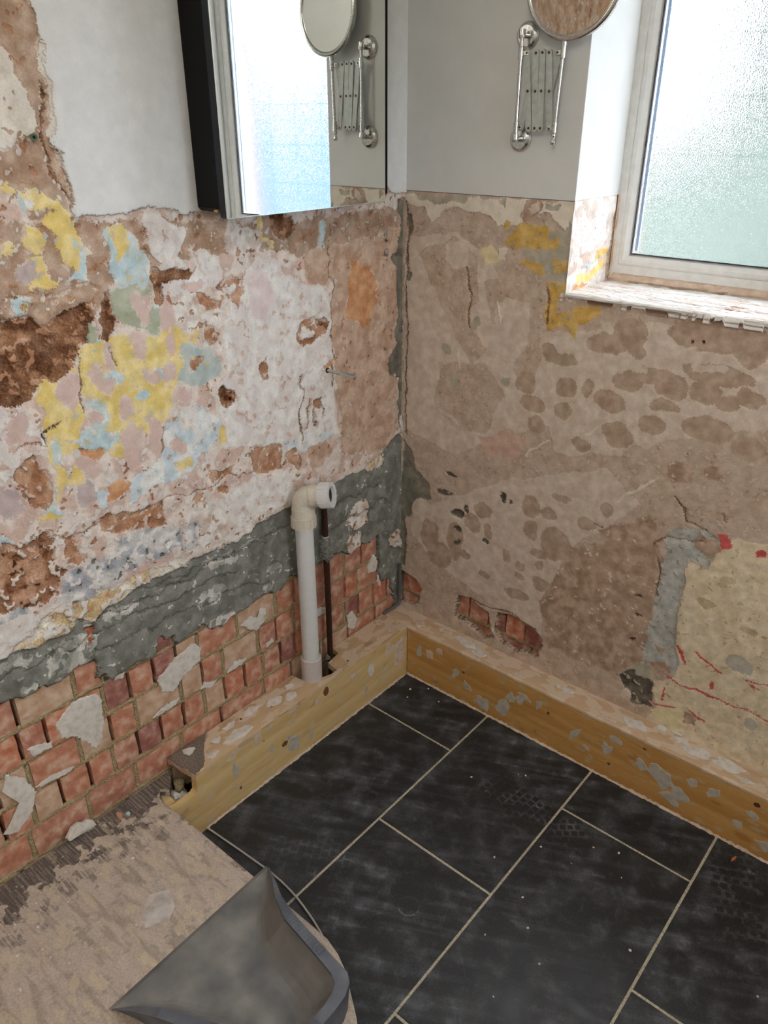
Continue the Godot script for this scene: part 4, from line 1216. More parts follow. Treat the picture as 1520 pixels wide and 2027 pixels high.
	P.poly(BROWNR, [0.825, 0.226, 0.848, 0.230, 0.851, 0.209, 0.829, 0.202])
	P.dab(CREAMD, 0.823, 0.510, 0.013, 0.010)
	P.dab(CREAMD, 0.850, 0.582, 0.015, 0.011)
	P.dab(CREAMD, 0.909, 0.486, 0.018, 0.011)
	P.dab(CREAMD, 0.812, 0.517, 0.008, 0.012)
	P.dab(CREAMD, 0.843, 0.567, 0.009, 0.007)
	P.poly(CEMR, [0.017, 0.674, 0.043, 0.638, 0.055, 0.600, 0.102, 0.570, 0.103, 0.528, 0.070, 0.525, 0.045, 0.495, 0.025, 0.443, 0.022, 0.299, -0.020, 0.292])
	P.dab(DARKCR, 0.150, 0.564, 0.022, 0.008)
	P.dab(DARKCR, 0.195, 0.517, 0.021, 0.011)
	P.dab(DARKCR, 0.221, 0.539, 0.007, 0.014)
	P.dab(DARKCR, 0.320, 0.602, 0.007, 0.012)
	P.dab(DARKCR, 0.194, 0.470, 0.009, 0.007)
	P.dab(DARKCR, 0.276, 0.467, 0.009, 0.008)
	P.dab(DARKCR, 0.193, 0.436, 0.009, 0.007)
	P.dab(DARKCR, 0.171, 0.616, 0.015, 0.005)
	P.dab(DARKCR, 0.342, 0.596, 0.004, 0.004)
	P.poly(CEMR, [0.014, 1.221, 0.027, 1.216, 0.032, 1.185, 0.019, 1.167])
	P.dab(CEMR, 0.026, 1.084, 0.007, 0.009)
	P.poly(HOLE, [0.204, 0.278, 0.252, 0.280, 0.296, 0.264, 0.308, 0.225, 0.321, 0.196, 0.295, 0.184, 0.266, 0.193, 0.224, 0.200, 0.195, 0.215])
	P.poly(HOLE, [0.326, 0.273, 0.368, 0.286, 0.435, 0.275, 0.455, 0.258, 0.458, 0.201, 0.391, 0.184, 0.345, 0.191, 0.324, 0.224])
	P.poly(HOLE, [-0.020, 0.283, 0.050, 0.274, 0.080, 0.248, 0.074, 0.204, 0.046, 0.179, -0.020, 0.171])
	P.stroke(CRACK, 0.0020, [0.722, 0.727, 0.736, 0.709, 0.746, 0.678, 0.792, 0.676])
	P.stroke(CRACK, 0.0020, [0.704, 0.579, 0.716, 0.540, 0.713, 0.488])
	P.stroke(CRACK, 0.0015, [0.555, 0.611, 0.575, 0.610])
	P.stroke(CRACK, 0.0020, [0.665, 0.654, 0.675, 0.660])
	P.stroke(DARKH, 0.0040, [0.673, 0.472, 0.684, 0.476])
	P.stroke(DARKH, 0.0030, [0.681, 0.424, 0.694, 0.428])
	P.stroke(DARKH, 0.0030, [0.679, 0.356, 0.687, 0.359])
	P.stroke(CRACK, 0.0015, [0.809, 0.718, 0.826, 0.705])
	P.stroke(CRACK, 0.0015, [0.188, 1.118, 0.199, 1.054, 0.200, 0.988])
	P.stroke(CRACK, 0.0012, [0.389, 1.099, 0.394, 1.028])
	P.stroke(CRACK, 0.0015, [0.689, 0.604, 0.717, 0.633, 0.797, 0.649])
	P.stroke(CRACK, 0.0020, [0.244, 0.284, 0.315, 0.283, 0.367, 0.291, 0.442, 0.278])
	P.stroke(CRACK, 0.0018, [0.014, 1.242, 0.020, 1.134, 0.019, 0.898, 0.022, 0.689])
	var c := coats()
	c[TAN] = Coat.new(rgb(188, 167, 149), rgb(198, 178, 161), 7, 7, -0.1, 0.6).under(BROWNR, 210, TANL, 46)
	c[PINKS] = Coat.new(rgb(200, 168, 152), rgb(206, 176, 160), 6, 6, 0.0, 0.4)
	P.cuts = [Rect2(0.4298, 1.0935, 1.0, 0.5), Rect2(0.6936, 1.0368, 0.0066, 0.0066), Rect2(0.7150, 1.0388, 0.0066, 0.0066)]
	P.paint(c, nB_wide(), nB, nC, nD)
	put("old_plaster", P.relief([HOLE, SKIM], true, Vector3(0, 0, 0.012), Vector3.RIGHT, Vector3.UP, Vector3.BACK), P.mat, wr)
	lo_hi("far_plaster", Vector3(1.16, 0, -0.03), Vector3(2.05, 1.09, 0.012), mats.old_plaster, wr)
	lo_hi("far_plaster", Vector3(1.045, 1.09, -0.03), Vector3(2.05, CUT, 0.012), mats.old_plaster, wr)
	# lower part of the window reveal: broken plaster, u runs out of the room
	var Q := Patchwork.new(0.0, 0.194, 1.08, 1.2673, 0.0007)
	Q.poly(MIXW, [-0.1, 1.0, 0.3, 1.0, 0.3, 1.4, -0.1, 1.4])
	Q.poly(WHITE, [0.02, 1.20, 0.09, 1.22, 0.10, 1.25, 0.16, 1.26, 0.15, 1.20, 0.12, 1.17, 0.05, 1.16])
	Q.poly(PINK, [0.03, 1.13, 0.19, 1.15, 0.19, 1.19, 0.10, 1.17, 0.03, 1.16])
	Q.poly(OCHRER, [0.10, 1.14, 0.19, 1.15, 0.19, 1.165, 0.13, 1.158])
	Q.poly(YELLOW, [0.04, 1.115, 0.10, 1.125, 0.16, 1.14, 0.15, 1.12, 0.09, 1.105, 0.05, 1.10])
	Q.poly(BLUE, [0.06, 1.135, 0.12, 1.145, 0.12, 1.15, 0.06, 1.142])
	Q.poly(ORANGE, [0.02, 1.08, 0.08, 1.09, 0.10, 1.10, 0.05, 1.10, 0.02, 1.09])
	Q.poly(TAN, [0.172, 1.08, 0.2, 1.08, 0.2, 1.27, 0.182, 1.27])
	var qc := coats()
	for k in [MIXW, WHITE, PINK, YELLOW, BLUE]: qc[k].under(PINK if k != PINK else MIXW, 214)
	Q.paint(qc, nA, nB, nC, nD)
	put("reveal_plaster", Q.relief([], true, Vector3(0.4296, 0, 0.0135), Vector3.FORWARD, Vector3.UP, Vector3.RIGHT, 3, 0.0008), Q.mat, wr)
	# window sill: torn, streaky plaster with a broken front lip
	var S := Patchwork.new(0.42, 1.05, 0.0, 0.206, 0.0008)
	S.wide = 4
	S.fine = 0
	S.poly(WHITE, [0.4, -0.1, 1.1, -0.1, 1.1, 0.3, 0.4, 0.3])
	var r := RandomNumberGenerator.new()
	r.seed = 4
	for k in 150:
		S.dab([PINK, MIXW, BROWN, LILAC, MIXW][r.randi() % 5], r.randf_range(0.43, 1.04), r.randf_range(0.0, 0.19), r.randf_range(0.01, 0.05), r.randf_range(0.0012, 0.004))
	S.poly(HOLE, [0.4, 0.199, 0.44, 0.197, 0.52, 0.195, 0.58, 0.200, 0.66, 0.197, 0.74, 0.203, 0.82, 0.199, 0.9, 0.203, 1.1, 0.200, 1.1, 0.3, 0.4, 0.3])
	var sc := coats()
	sc[WHITE] = Coat.new(rgb(222, 216, 210), rgb(233, 230, 226), 8, 14, 1.0, 1.9).under(MIXW, 176, PINK, 60)
	sc[MIXW] = Coat.new(rgb(206, 190, 178), rgb(226, 219, 211), 10, 14, -0.6, 1.6).under(BROWN, 200)
	S.paint(sc, nA, nB, nC, nD, 2)
	var lip := mb()
	joint_strip(lip, Vector3(0.431, 1.0905, 0.0170), Vector3(1.04, 1.0915, 0.0185), Vector3(0, 0.0042, 0), Vector3.BACK, 0.0011)
	put("sill_lip", lip, mats.residue, wr)
	put("window_sill", S.relief([HOLE], true, Vector3(0, 1.0935, -0.183), Vector3.RIGHT, Vector3.BACK, Vector3.UP, 3, 0.006), S.mat, wr)

func nB_wide() -> PackedByteArray:
	return nA

# ------------------------------------------------------------------ window
func window_frame():
	var w := structure("window_1", "white plastic window with frosted glass")
	var x0 := 0.4306
	var x1 := 1.038
	var y0 := 1.1115
	var y1 := 2.118
	var zf := -0.1756
	# mitred frame: outer flat, step, sloping bead
	var prof := [[0.0, -0.07], [0.0, 0.0], [0.0165, 0.0], [0.0175, -0.0022], [0.0192, -0.0022], [0.0202, -0.0005], [0.027, -0.001], [0.036, -0.0065], [0.0395, -0.0125], [0.0395, -0.022]]
	var corners := [Vector2(x0, y0), Vector2(x1, y0), Vector2(x1, y1), Vector2(x0, y1)]
	var inward := [Vector2(1, 1), Vector2(-1, 1), Vector2(-1, -1), Vector2(1, -1)]
	for side in 4:
		var a := side
		var b := (side + 1) % 4
		var st := mb()
		for i in prof.size() - 1:
			var q := []
			for e in [[a, i], [b, i], [b, i + 1], [a, i + 1]]:
				var p: Array = prof[e[1]]
				var c: Vector2 = corners[e[0]] + inward[e[0]] * p[0]
				q.append(Vector3(c.x, c.y, zf + p[1]))
			var d := Vector2(prof[i + 1][0] - prof[i][0], prof[i + 1][1] - prof[i][1]).normalized()
			var inn: Vector2 = (inward[a] + inward[b]) * 0.5
			flat_quad(st, q[0], q[1], q[2], q[3], Vector3(-inn.x * d.y * -1.0, -inn.y * d.y * -1.0, absf(d.x)) * Vector3(1, 1, 1) + Vector3(0, 0, 0.2))
		put("frame_rail" if side % 2 == 0 else "frame_stile", st, mats.upvc, w)
	var gk := mb()
	for e in [[Vector3(x0 + 0.0398, y0 + 0.04, zf - 0.013), Vector3(0.0022, 0.926, 0.006)], [Vector3(x1 - 0.042, y0 + 0.04, zf - 0.013), Vector3(0.0022, 0.926, 0.006)]]:
		bx(gk, e[0] + e[1] * 0.5, e[1], 0.0005, 1)
	for y in [y0 + 0.0398, y1 - 0.042]:
		bx(gk, Vector3((x0 + x1) * 0.5, y + 0.001, zf - 0.010), Vector3(x1 - x0 - 0.08, 0.0022, 0.006), 0.0005, 0)
	put("gasket", gk, mats.gasket, w)
	var sp := mb()
	for x in [x0 + 0.0455, x1 - 0.0455]:
		bx(sp, Vector3(x, (y0 + y1) * 0.5, zf - 0.0245), Vector3(0.007, y1 - y0 - 0.09, 0.004), 0.0005, 1)
	put("spacer_bar", sp, mats.spacer, w)
	lo_hi("pane", Vector3(x0 + 0.036, y0 + 0.036, zf - 0.020), Vector3(x1 - 0.036, y1 - 0.036, zf - 0.016), mats.frosted, w, 0.0002)
	# crumbly mortar under and beside the frame
	var st := mb()
	joint_strip(st, Vector3(0.43, 1.103, -0.176), Vector3(1.04, 1.103, -0.176), Vector3(0, 0.011, 0), Vector3.BACK, 0.003)
	joint_strip(st, Vector3(0.434, 1.10, -0.1745), Vector3(0.434, 1.27, -0.1745), Vector3(0.005, 0, 0), Vector3.BACK, 0.002)
	put("mortar_fillet", st, mats.residue_pink, w)
	lo_hi("frame_packing", Vector3(0.428, 1.082, -0.25), Vector3(1.045, 1.112, -0.181), mats.core, w)

# ------------------------------------------------------------------ floor
func slate() -> Array:
	var w := 1500
	var h := 1500
	var px := PackedByteArray()
	px.resize(w * h * 3)
	var rp := PackedByteArray()
	rp.resize(w * h)
	# dust on the slate: broad clouds, streaks of wiping, scratches, and shoe treads that lifted it
	var dust := Image.create(w, h, false, Image.FORMAT_RF)
	var r := RandomNumberGenerator.new()
	r.seed = 5
	var marks := PackedFloat32Array()
	marks.resize(w * h)
	for k in 70:     # fine scratches and chalky scuffs
		var a := Vector2(r.randf() * w, r.randf() * h)
		var t := r.randf() * TAU
		var bend := r.randf_range(-0.02, 0.02)
		for s in int(r.randf_range(30, 190)):
			a += Vector2(cos(t), sin(t))
			t += bend
			if a.x < 1 or a.y < 1 or a.x >= w - 1 or a.y >= h - 1: break
			var i := int(a.y) * w + int(a.x)
			marks[i] += 0.22
			if k % 3 == 0: marks[i + 1] += 0.16
	for k in 90:     # dabs of paler dust
		var c := Vector2(r.randf() * w, r.randf() * h)
		for s in 60:
			var q := c + Vector2(r.randfn(0, 16), r.randfn(0, 10))
			if q.x >= 1 and q.y >= 1 and q.x < w - 1 and q.y < h - 1: marks[int(q.y) * w + int(q.x)] += 0.3
	# a round pot mark
	for s in 900:
		var t := TAU * s / 900.0
		if t > 2.2 and t < 3.3: continue
		for e in 3:
			var q := Vector2(552 + cos(t) * (20 + e), 648 + sin(t) * (20 + e))
			marks[int(q.y) * w + int(q.x)] += 0.28
	var lifted := PackedFloat32Array()
	lifted.resize(w * h)
	for tread in [[Vector2(590, 285), 0.15, 11, 5, 17.0, 1.0], [Vector2(700, 290), 0.9, 4, 5, 17.0, 1.2], [Vector2(1040, 205), 1.15, 12, 5, 19.0, 0.9], [Vector2(320, 690), -0.5, 11, 6, 17.0, 0.5], [Vector2(420, 800), -0.4, 9, 6, 18.0, 0.35]]:
		for i in tread[2]:
			for j in tread[3]:
				for s in 90:
					var hq: Vector2 = tread[0] + Vector2((i - tread[2] / 2.0 + r.randfn(0, 0.8)) * tread[4], (j - tread[3] / 2.0 + r.randfn(0, 0.8)) * tread[4]).rotated(tread[1])
					if hq.x > 1 and hq.y > 1 and hq.x < w - 2 and hq.y < h - 2:
						marks[int(hq.y) * w + int(hq.x)] += 0.12
						marks[int(hq.y) * w + int(hq.x) + 1] += 0.08
				var q: Vector2 = tread[0] + Vector2((i - tread[2] / 2.0) * tread[4], (j - tread[3] / 2.0) * tread[4] + (i % 2) * 6.0).rotated(tread[1])
				var rad: float = 6.0 + r.randf() * 2.0
				for y in range(int(q.y - 9), int(q.y + 9)):
					for x in range(int(q.x - 9), int(q.x + 9)):
						if x < 0 or y < 0 or x >= w or y >= h: continue
						var d := Vector2(x - q.x, y - q.y).rotated(-tread[1])
						if maxf(absf(d.x), absf(d.y)) < rad * 0.85: lifted[y * w + x] = tread[5]
	for blot in [Vector4(540, 615, 46, 52), Vector4(700, 560, 60, 18), Vector4(640, 318, 40, 22)]:
		for y in range(int(blot.y - blot.w), int(blot.y + blot.w)):
			for x in range(int(blot.x - blot.z), int(blot.x + blot.z)):
				var wob := (nB[((y * 3) & 511) << 9 | ((x * 3) & 511)] - 128) / 300.0
				if pow((x - blot.x) / blot.z, 2) + pow((y - blot.y) / blot.w, 2) + wob < 0.9: lifted[y * w + x] = maxf(lifted[y * w + x], 0.75)
	for y in h:
		for x in w:
			var a := nA[(y & 1023) << 10 | (x & 1023)]
			var st := nB[((y + (x >> 1)) & 511) << 9 | ((x >> 3) & 511)]
			var g := nC[(y & 511) << 9 | (x & 511)] - 128
			var b := nB[((y + 60) & 511) << 9 | ((x + 90) & 511)]
			var i := y * w + x
			var d := clampf((a - 100) / 110.0, 0.0, 1.0) * 0.42 + clampf((st - 120) / 90.0, 0.0, 1.0) * 0.30 + clampf((b - 150) / 60.0, 0.0, 1.0) * 0.22
			d = (d + minf(0.7, marks[i])) * (1.0 - 0.9 * minf(1.0, lifted[i]))
			d = clampf(d + g / 1400.0, 0.0, 1.0)
			px[i * 3] = int(34 + 74 * d + g * 0.05)
			px[i * 3 + 1] = int(35 + 76 * d + g * 0.05)
			px[i * 3 + 2] = int(37 + 79 * d + g * 0.05)
			rp[i] = int(135 + 90 * minf(1.0, d * 1.6))
	return [Image.create_from_data(w, h, false, Image.FORMAT_RGB8, px), Image.create_from_data(w, h, false, Image.FORMAT_L8, rp)]

func floor_tiles():
	var f := structure("floor", "dark slate tiles in half bond with pale grout")
	lo_hi("subfloor", Vector3(-0.3, -0.14, -0.3), Vector3(2.2, -0.006, 2.7), mats.core, f)
	var gt := mb()
	bx(gt, Vector3(1.05, -0.0045, 1.28), Vector3(2.0, 0.006, 2.54), 0.0005)
	put("grout", gt, mats.grout, f)
	var im := slate()
	var m := StandardMaterial3D.new()
	m.albedo_texture = ImageTexture.create_from_image(im[0])
	m.roughness_texture = ImageTexture.create_from_image(im[1])
	m.roughness = 0.85
	m.metallic_specular = 0.5
	m.uv1_scale = Vector3(1.0 / 1.5, 1.0 / 1.5, 1)
	mats.slate = m
	var g := 0.0026
	var cols := [[0.0905, 0.3633, 0.2439], [0.3633, 0.6633, 0.5195], [0.6633, 0.9633, 0.2274], [0.9633, 1.2633, 0.518], [1.2633, 1.5633, 0.2274], [1.5633, 1.8633, 0.518], [1.8633, 2.05, 0.2274]]
	for c in cols:
		var z := 0.0795
		var nz: float = c[2]
		while z < 2.54:
			var st := mb()
			var lo := Vector3(c[0] + (g if c[0] > 0.1 else 0.0), -0.006, z + (g if z > 0.1 else 0.0))
			var hi := Vector3(c[1] - g, 0.0, minf(nz, 2.54) - g)
			var tilt := rng.randf_range(-0.0004, 0.0004)
			tile_box(st, lo, hi + Vector3(0, tilt, 0), 0.0012)
			put("tile", st, m, f)
			z = nz
			nz += 0.6

func tile_box(st: SurfaceTool, lo: Vector3, hi: Vector3, b: float):
	var top := [Vector3(lo.x + b, hi.y, lo.z + b), Vector3(hi.x - b, hi.y, lo.z + b), Vector3(hi.x - b, hi.y, hi.z - b), Vector3(lo.x + b, hi.y, hi.z - b)]
	var mid := [Vector3(lo.x, hi.y - b, lo.z), Vector3(hi.x, hi.y - b, lo.z), Vector3(hi.x, hi.y - b, hi.z), Vector3(lo.x, hi.y - b, hi.z)]
	var n := Vector3.UP
	tri(st, top[0], top[1], top[2], n, n, n, uv_xz(top[0]), uv_xz(top[1]), uv_xz(top[2]))
	tri(st, top[0], top[2], top[3], n, n, n, uv_xz(top[0]), uv_xz(top[2]), uv_xz(top[3]))
	for k in 4:
		var j := (k + 1) % 4
		var out: Vector3 = [Vector3.FORWARD, Vector3.RIGHT, Vector3.BACK, Vector3.LEFT][k]
		var e: Vector3 = (out + n).normalized()
		tri(st, top[k], top[j], mid[j], e, e, e, uv_xz(top[k]), uv_xz(top[j]), uv_xz(mid[j]))
		tri(st, top[k], mid[j], mid[k], e, e, e, uv_xz(top[k]), uv_xz(mid[j]), uv_xz(mid[k]))
		var l0: Vector3 = Vector3(mid[k].x, lo.y, mid[k].z)
		var l1: Vector3 = Vector3(mid[j].x, lo.y, mid[j].z)
		tri(st, mid[k], mid[j], l1, out, out, out, uv_xz(mid[k]), uv_xz(mid[j]), uv_xz(l1))
		tri(st, mid[k], l1, l0, out, out, out, uv_xz(mid[k]), uv_xz(l1), uv_xz(l0))

func uv_xz(p: Vector3) -> Vector2:
	return Vector2(p.x, p.z)

# ------------------------------------------------------------------ what lies outside the frosted window
func outdoors():
	var g := structure("ground", "garden lawn below the window")
	lo_hi("lawn", Vector3(-40, -3.1, -60), Vector3(60, -2.9, -0.5), noisy([[0.0, rgb(58, 54, 48)], [1.0, rgb(80, 73, 66)]], 0.02, 0.3, 0.95, 0.0, 50), g)
	var leaf := noisy([[0.0, rgb(34, 40, 36)], [1.0, rgb(62, 68, 62)]], 0.05, 0.8, 0.9, 0.0, 51)
	var bark := plain(rgb(92, 74, 58), 0.95)
	tree("tall dark green tree blurred in the frosted window, beside the pale sky gap", Vector3(-0.25, -2.9, -7.6), 10.5, 3.2, leaf, bark)
	tree("low tree showing as a green blur in the mirrored window", Vector3(8.2, -2.9, -6.0), 3.0, 1.6, leaf, bark)
	tree("low dark tree under the pale sky gap behind the frosted window", Vector3(-5.6, -2.9, -10.2), 4.7, 3.4, leaf, bark)
	var w := structure("garden_wall", "pale brick garden wall beyond the lawn")
	lo_hi("wall_face", Vector3(-14, -2.9, -15.2), Vector3(4, -0.2, -15.0), noisy([[0.0, rgb(64, 56, 52)], [1.0, rgb(82, 73, 68)]], 0.05, 1.0, 0.95, 0.0, 52), w)
	var h := thing("neighbour_house", "slate blue house side, a blue blur in the mirrored window", "house", Vector3(11.5, -2.9, -13.0))
	var blue := noisy([[0.0, rgb(44, 60, 82)], [1.0, rgb(52, 68, 92)]], 0.03, 0.5, 0.9, 0.0, 53)
	lo_hi("wall", Vector3(-5.0, 0, -4), Vector3(5.0, 5.7, 4), blue, h)
	var st := mb()
	slab(st, outline([-5.3, 5.7, 5.3, 5.7, 0.0, 6.3]), Vector3.ZERO, Vector3.RIGHT, Vector3.UP, Vector3.BACK, -4.2, 4.2)
	put("roof", st, plain(rgb(96, 100, 112), 0.9), h)

func tree(label: String, at: Vector3, high: float, wide: float, leaf: Material, bark: Material):
	var t := thing("tree", label, "tree", at)
	var rng := RandomNumberGenerator.new()
	rng.seed = int(high * 10.0)
	var st := mb()
	lathe(st, [Vector2(wide * 0.12, 0), Vector2(wide * 0.08, high * 0.3), Vector2(wide * 0.04, high * 0.7), Vector2(0.0, high * 0.72)], Transform3D(), 12)
	put("trunk", st, bark, t)
	for k in 7:
		var r := wide * rng.randf_range(0.45, 0.62)
		var c := Vector3((fposmod(k * 0.618, 1.0) - 0.5) * wide, lerpf(high * 0.22, high - r, k / 6.0), rng.randf_range(-0.4, 0.4) * wide)
		st = mb()
		var prof := []
		for i in 9:
			var a := -PI / 2 + PI * i / 8.0
			prof.append(Vector2(maxf(0.0, cos(a)) * r * rng.randf_range(0.9, 1.08), sin(a) * r))
		lathe(st, prof, Transform3D(Basis(), c), 14)
		put("crown", st, leaf, t)

func ceiling_lamp():
	var l := thing("ceiling_lamp", "round flush ceiling lamp with an opal glass cover", "lamp", Vector3(1.25, 2.4, 1.9))
	var st := mb()
	lathe(st, [Vector2(0, -0.055), Vector2(0.09, -0.053), Vector2(0.145, -0.035), Vector2(0.155, -0.012)], Transform3D(), 32)
	var m := plain(rgb(250, 244, 232), 0.5)
	m.emission_enabled = true
	m.emission = Color(1.0, 0.95, 0.88)
	m.emission_energy_multiplier = 1.5
	put("opal_cover", st, m, l)
	st = mb()
	lathe(st, [Vector2(0.155, -0.012), Vector2(0.165, -0.012), Vector2(0.165, 0.0), Vector2(0.0, 0.0)], Transform3D(), 32)
	put("base_ring", st, mats.upvc, l)
	var o := OmniLight3D.new()
	o.name = "lamp_light"
	l.add_child(o)
	o.position = Vector3(0, -0.19, 0)
	o.light_color = Color(1.0, 0.97, 0.93)
	o.light_energy = LAMP
	o.light_size = 0.12
	o.omni_range = 8.0
	o.omni_attenuation = 2.0
	o.shadow_enabled = true

const LAMP := 0.5

# ------------------------------------------------------------------ mirror cabinet
func mirror_cabinet():
	var c := thing("mirror_cabinet", "black wall cabinet with a frameless mirror door, hung in the corner", "cabinet", Vector3(0.016, 1.2605, 0.376))
	var off := -c.position
	var bd := mb()
	bx(bd, Vector3(0.051, 1.600, 0.3725) + off, Vector3(0.070, 0.664, 0.433), 0.006, 1)
	put("body", bd, mats.black, c)
	var d := box("door", Vector3(0.0955, 1.598, 0.3945) + off, Vector3(0.0165, 0.675, 0.403), mats.navy, c, 0.0012, 1)
	var g := mb()
	bx(g, Vector3(0.1048, 1.598, 0.3940) + off, Vector3(0.0025, 0.675, 0.4045), 0.0010, 1)
	var mm := put("mirror_glass", g, mats.mirror, d)
	var e := box("glass_edge", Vector3(0.1047, 1.2603, 0.3940) + off, Vector3(0.0024, 0.0016, 0.4045), mats.glass_edge, d, 0.0003)
	box("hinge_clip", Vector3(0.074, 1.2705, 0.5915) + off, Vector3(0.010, 0.004, 0.004), plain(rgb(190, 160, 110), 0.4, 0.6), c, 0.0006)

# ------------------------------------------------------------------ boxed-in pipes (plinths)
func plinth_left():
	var p := thing("pipe_boxing", "low timber boxing along the brick wall, dusty top and pale pine front", "boxing", Vector3(0.0, 0.0, 0.0))
	var front := wood(900, 180, rgb(222, 196, 144), rgb(194, 158, 102), rgb(204, 184, 148), 176, 0.10, 0.9, 3)
	var top := wood(900, 180, rgb(206, 178, 142), rgb(174, 144, 112), rgb(212, 194, 170), 120, 0.06, 0.9, 5)
	var st := mb()
	# the board's outline in (z, y): lower step where the plywood rests on it
	slab(st, outline([0.079, 0.0, 0.90, 0.0, 0.90, 0.112, 0.86, 0.114, 0.845, 0.111, 0.805, 0.113, 0.798, 0.118, 0.795, 0.160, 0.079, 0.160]), Vector3(0.0886, 0, 0), Vector3.BACK, Vector3.UP, Vector3.RIGHT, -0.018, 0.0)
	put("front_board", st, front, p)
	st = mb()
	var o := frayed(outline([0.079, 0.001, 0.079, 0.0880, 0.440, 0.0882, 0.796, 0.0884, 0.797, 0.070, 0.801, 0.045, 0.800, 0.02, 0.806, 0.002, 0.432, 0.002, 0.430, 0.028, 0.419, 0.046, 0.404, 0.058, 0.385, 0.068, 0.366, 0.074, 0.345, 0.075, 0.338, 0.036, 0.318, 0.034, 0.292, 0.030, 0.286, 0.002]), 0.02, 0.0006)
	slab(st, o, Vector3(0, HP, 0), Vector3.BACK, Vector3.RIGHT, Vector3.UP, -0.016, 0.0)
	put("top_board", st, top, p)
	# rough sawn end, grey with dirt
	st = mb()
	slab(st, frayed(outline([0.700, 0.003, 0.806, 0.002, 0.802, 0.03, 0.801, 0.05, 0.796, 0.075, 0.796, 0.087, 0.765, 0.08, 0.742, 0.05, 0.728, 0.03]), 0.006, 0.002), Vector3(0, HP, 0), Vector3.BACK, Vector3.RIGHT, Vector3.UP, -0.0005, 0.0014)
	put("dirt_crust", st, noisy([[0.0, rgb(92, 80, 70)], [0.5, rgb(138, 124, 112)], [1.0, rgb(182, 168, 154)]], 0.08, 14.0, 0.95, 0.3, 60), p)
	lo_hi("bearer", Vector3(0.004, 0.0, 0.84), Vector3(0.069, 0.112, 0.90), front, p)
	# plaster splashes on top: x, z, size x, size z
	for s in [[0.020, 0.760, 0.012, 0.016], [0.028, 0.652, 0.010, 0.016], [0.060, 0.655, 0.016, 0.034], [0.026, 0.583, 0.011, 0.022], [0.042, 0.532, 0.012, 0.020], [0.056, 0.262, 0.006, 0.008], [0.066, 0.171, 0.008, 0.009], [0.040, 0.700, 0.008, 0.012], [0.028, 0.205, 0.008, 0.010], [0.062, 0.120, 0.014, 0.016], [0.020, 0.120, 0.012, 0.012], [0.058, 0.49, 0.010, 0.014], [0.030, 0.47, 0.008, 0.012], [0.070, 0.735, 0.008, 0.018], [0.075, 0.225, 0.006, 0.014]]:
		st = mb()
		lump(st, Vector3(s[0], HP, s[1]), Vector3.RIGHT, Vector3.BACK, Vector3.UP, ragged(s[2], s[3], 12, 0.4), 0.003)
		put("plaster_splash", st, mats.residue if s[1] > 0.3 else mats.residue_pink, p)
	# and on the front: z, y, size z, size y
	for s in [[0.693, 0.099, 0.010, 0.022, 1], [0.516, 0.052, 0.018, 0.022, 1], [0.532, 0.083, 0.008, 0.006, 1], [0.230, 0.104, 0.013, 0.024, 0], [0.112, 0.095, 0.020, 0.052, 2], [0.251, 0.050, 0.006, 0.010, 1], [0.460, 0.039, 0.008, 0.010, 1], [0.622, 0.140, 0.012, 0.018, 2], [0.585, 0.088, 0.007, 0.012, 1], [0.43, 0.130, 0.012, 0.010, 2], [0.155, 0.130, 0.02, 0.02, 2], [0.70, 0.145, 0.014, 0.01, 2], [0.30, 0.125, 0.012, 0.010, 2]]:
		st = mb()
		lump(st, Vector3(0.0886, s[1], s[0]), Vector3.BACK, Vector3.UP, Vector3.RIGHT, ragged(s[2], s[3], 12, 0.34), 0.0016)
		put("plaster_splash", st, [mats.residue, mats.residue_grey, mats.residue_pink][s[4]], p)
	for k in [[0.400, 0.138, 0.010, 0.014], [0.545, 0.072, 0.010, 0.008], [0.685, 0.040, 0.004, 0.005], [0.607, 0.125, 0.0022, 0.002]]:
		st = mb()
		lump(st, Vector3(0.0886, k[1], k[0]), Vector3.BACK, Vector3.UP, Vector3.RIGHT, ragged(k[2], k[3], 12, 0.12), 0.0004)
		put("knot", st, plain(rgb(112, 74, 44), 0.6), p)
	for k in [[0.028, 0.62], [0.05, 0.545], [0.07, 0.30]]:
		st = mb()
		rod(st, Vector3(k[0], HP - 0.001, k[1]), Vector3(k[0], HP + 0.0012, k[1]), 0.0028, 12, 0.0005)
		put("nail_head", st, mats.tarnish, p)
	st = mb()
	crumbs(st, Vector3(0.0895, 0.0, 0.09), Vector3(0.0895, 0.0, 0.79), Vector3.RIGHT, 60)
	var cr := put("mortar_residue", st, mats.residue_pink, p)

func crumbs(st: SurfaceTool, a: Vector3, b: Vector3, out: Vector3, n: int):
	# a thin uneven bead of old grout where board meets tile
	var m := n * 2
	var rows := []
	for i in m + 1:
		var p := a.lerp(b, float(i) / m)
		var w := rng.randf_range(0.001, 0.0045)
		var h := rng.randf_range(0.002, 0.008)
		rows.append([p + Vector3.UP * h - out * 0.0004, p + Vector3.UP * h * 0.4 + out * w * 0.5, p + out * w])
	for i in m:
		for k in 2: flat_quad(st, rows[i][k], rows[i + 1][k], rows[i + 1][k + 1], rows[i][k + 1], out + Vector3.UP)

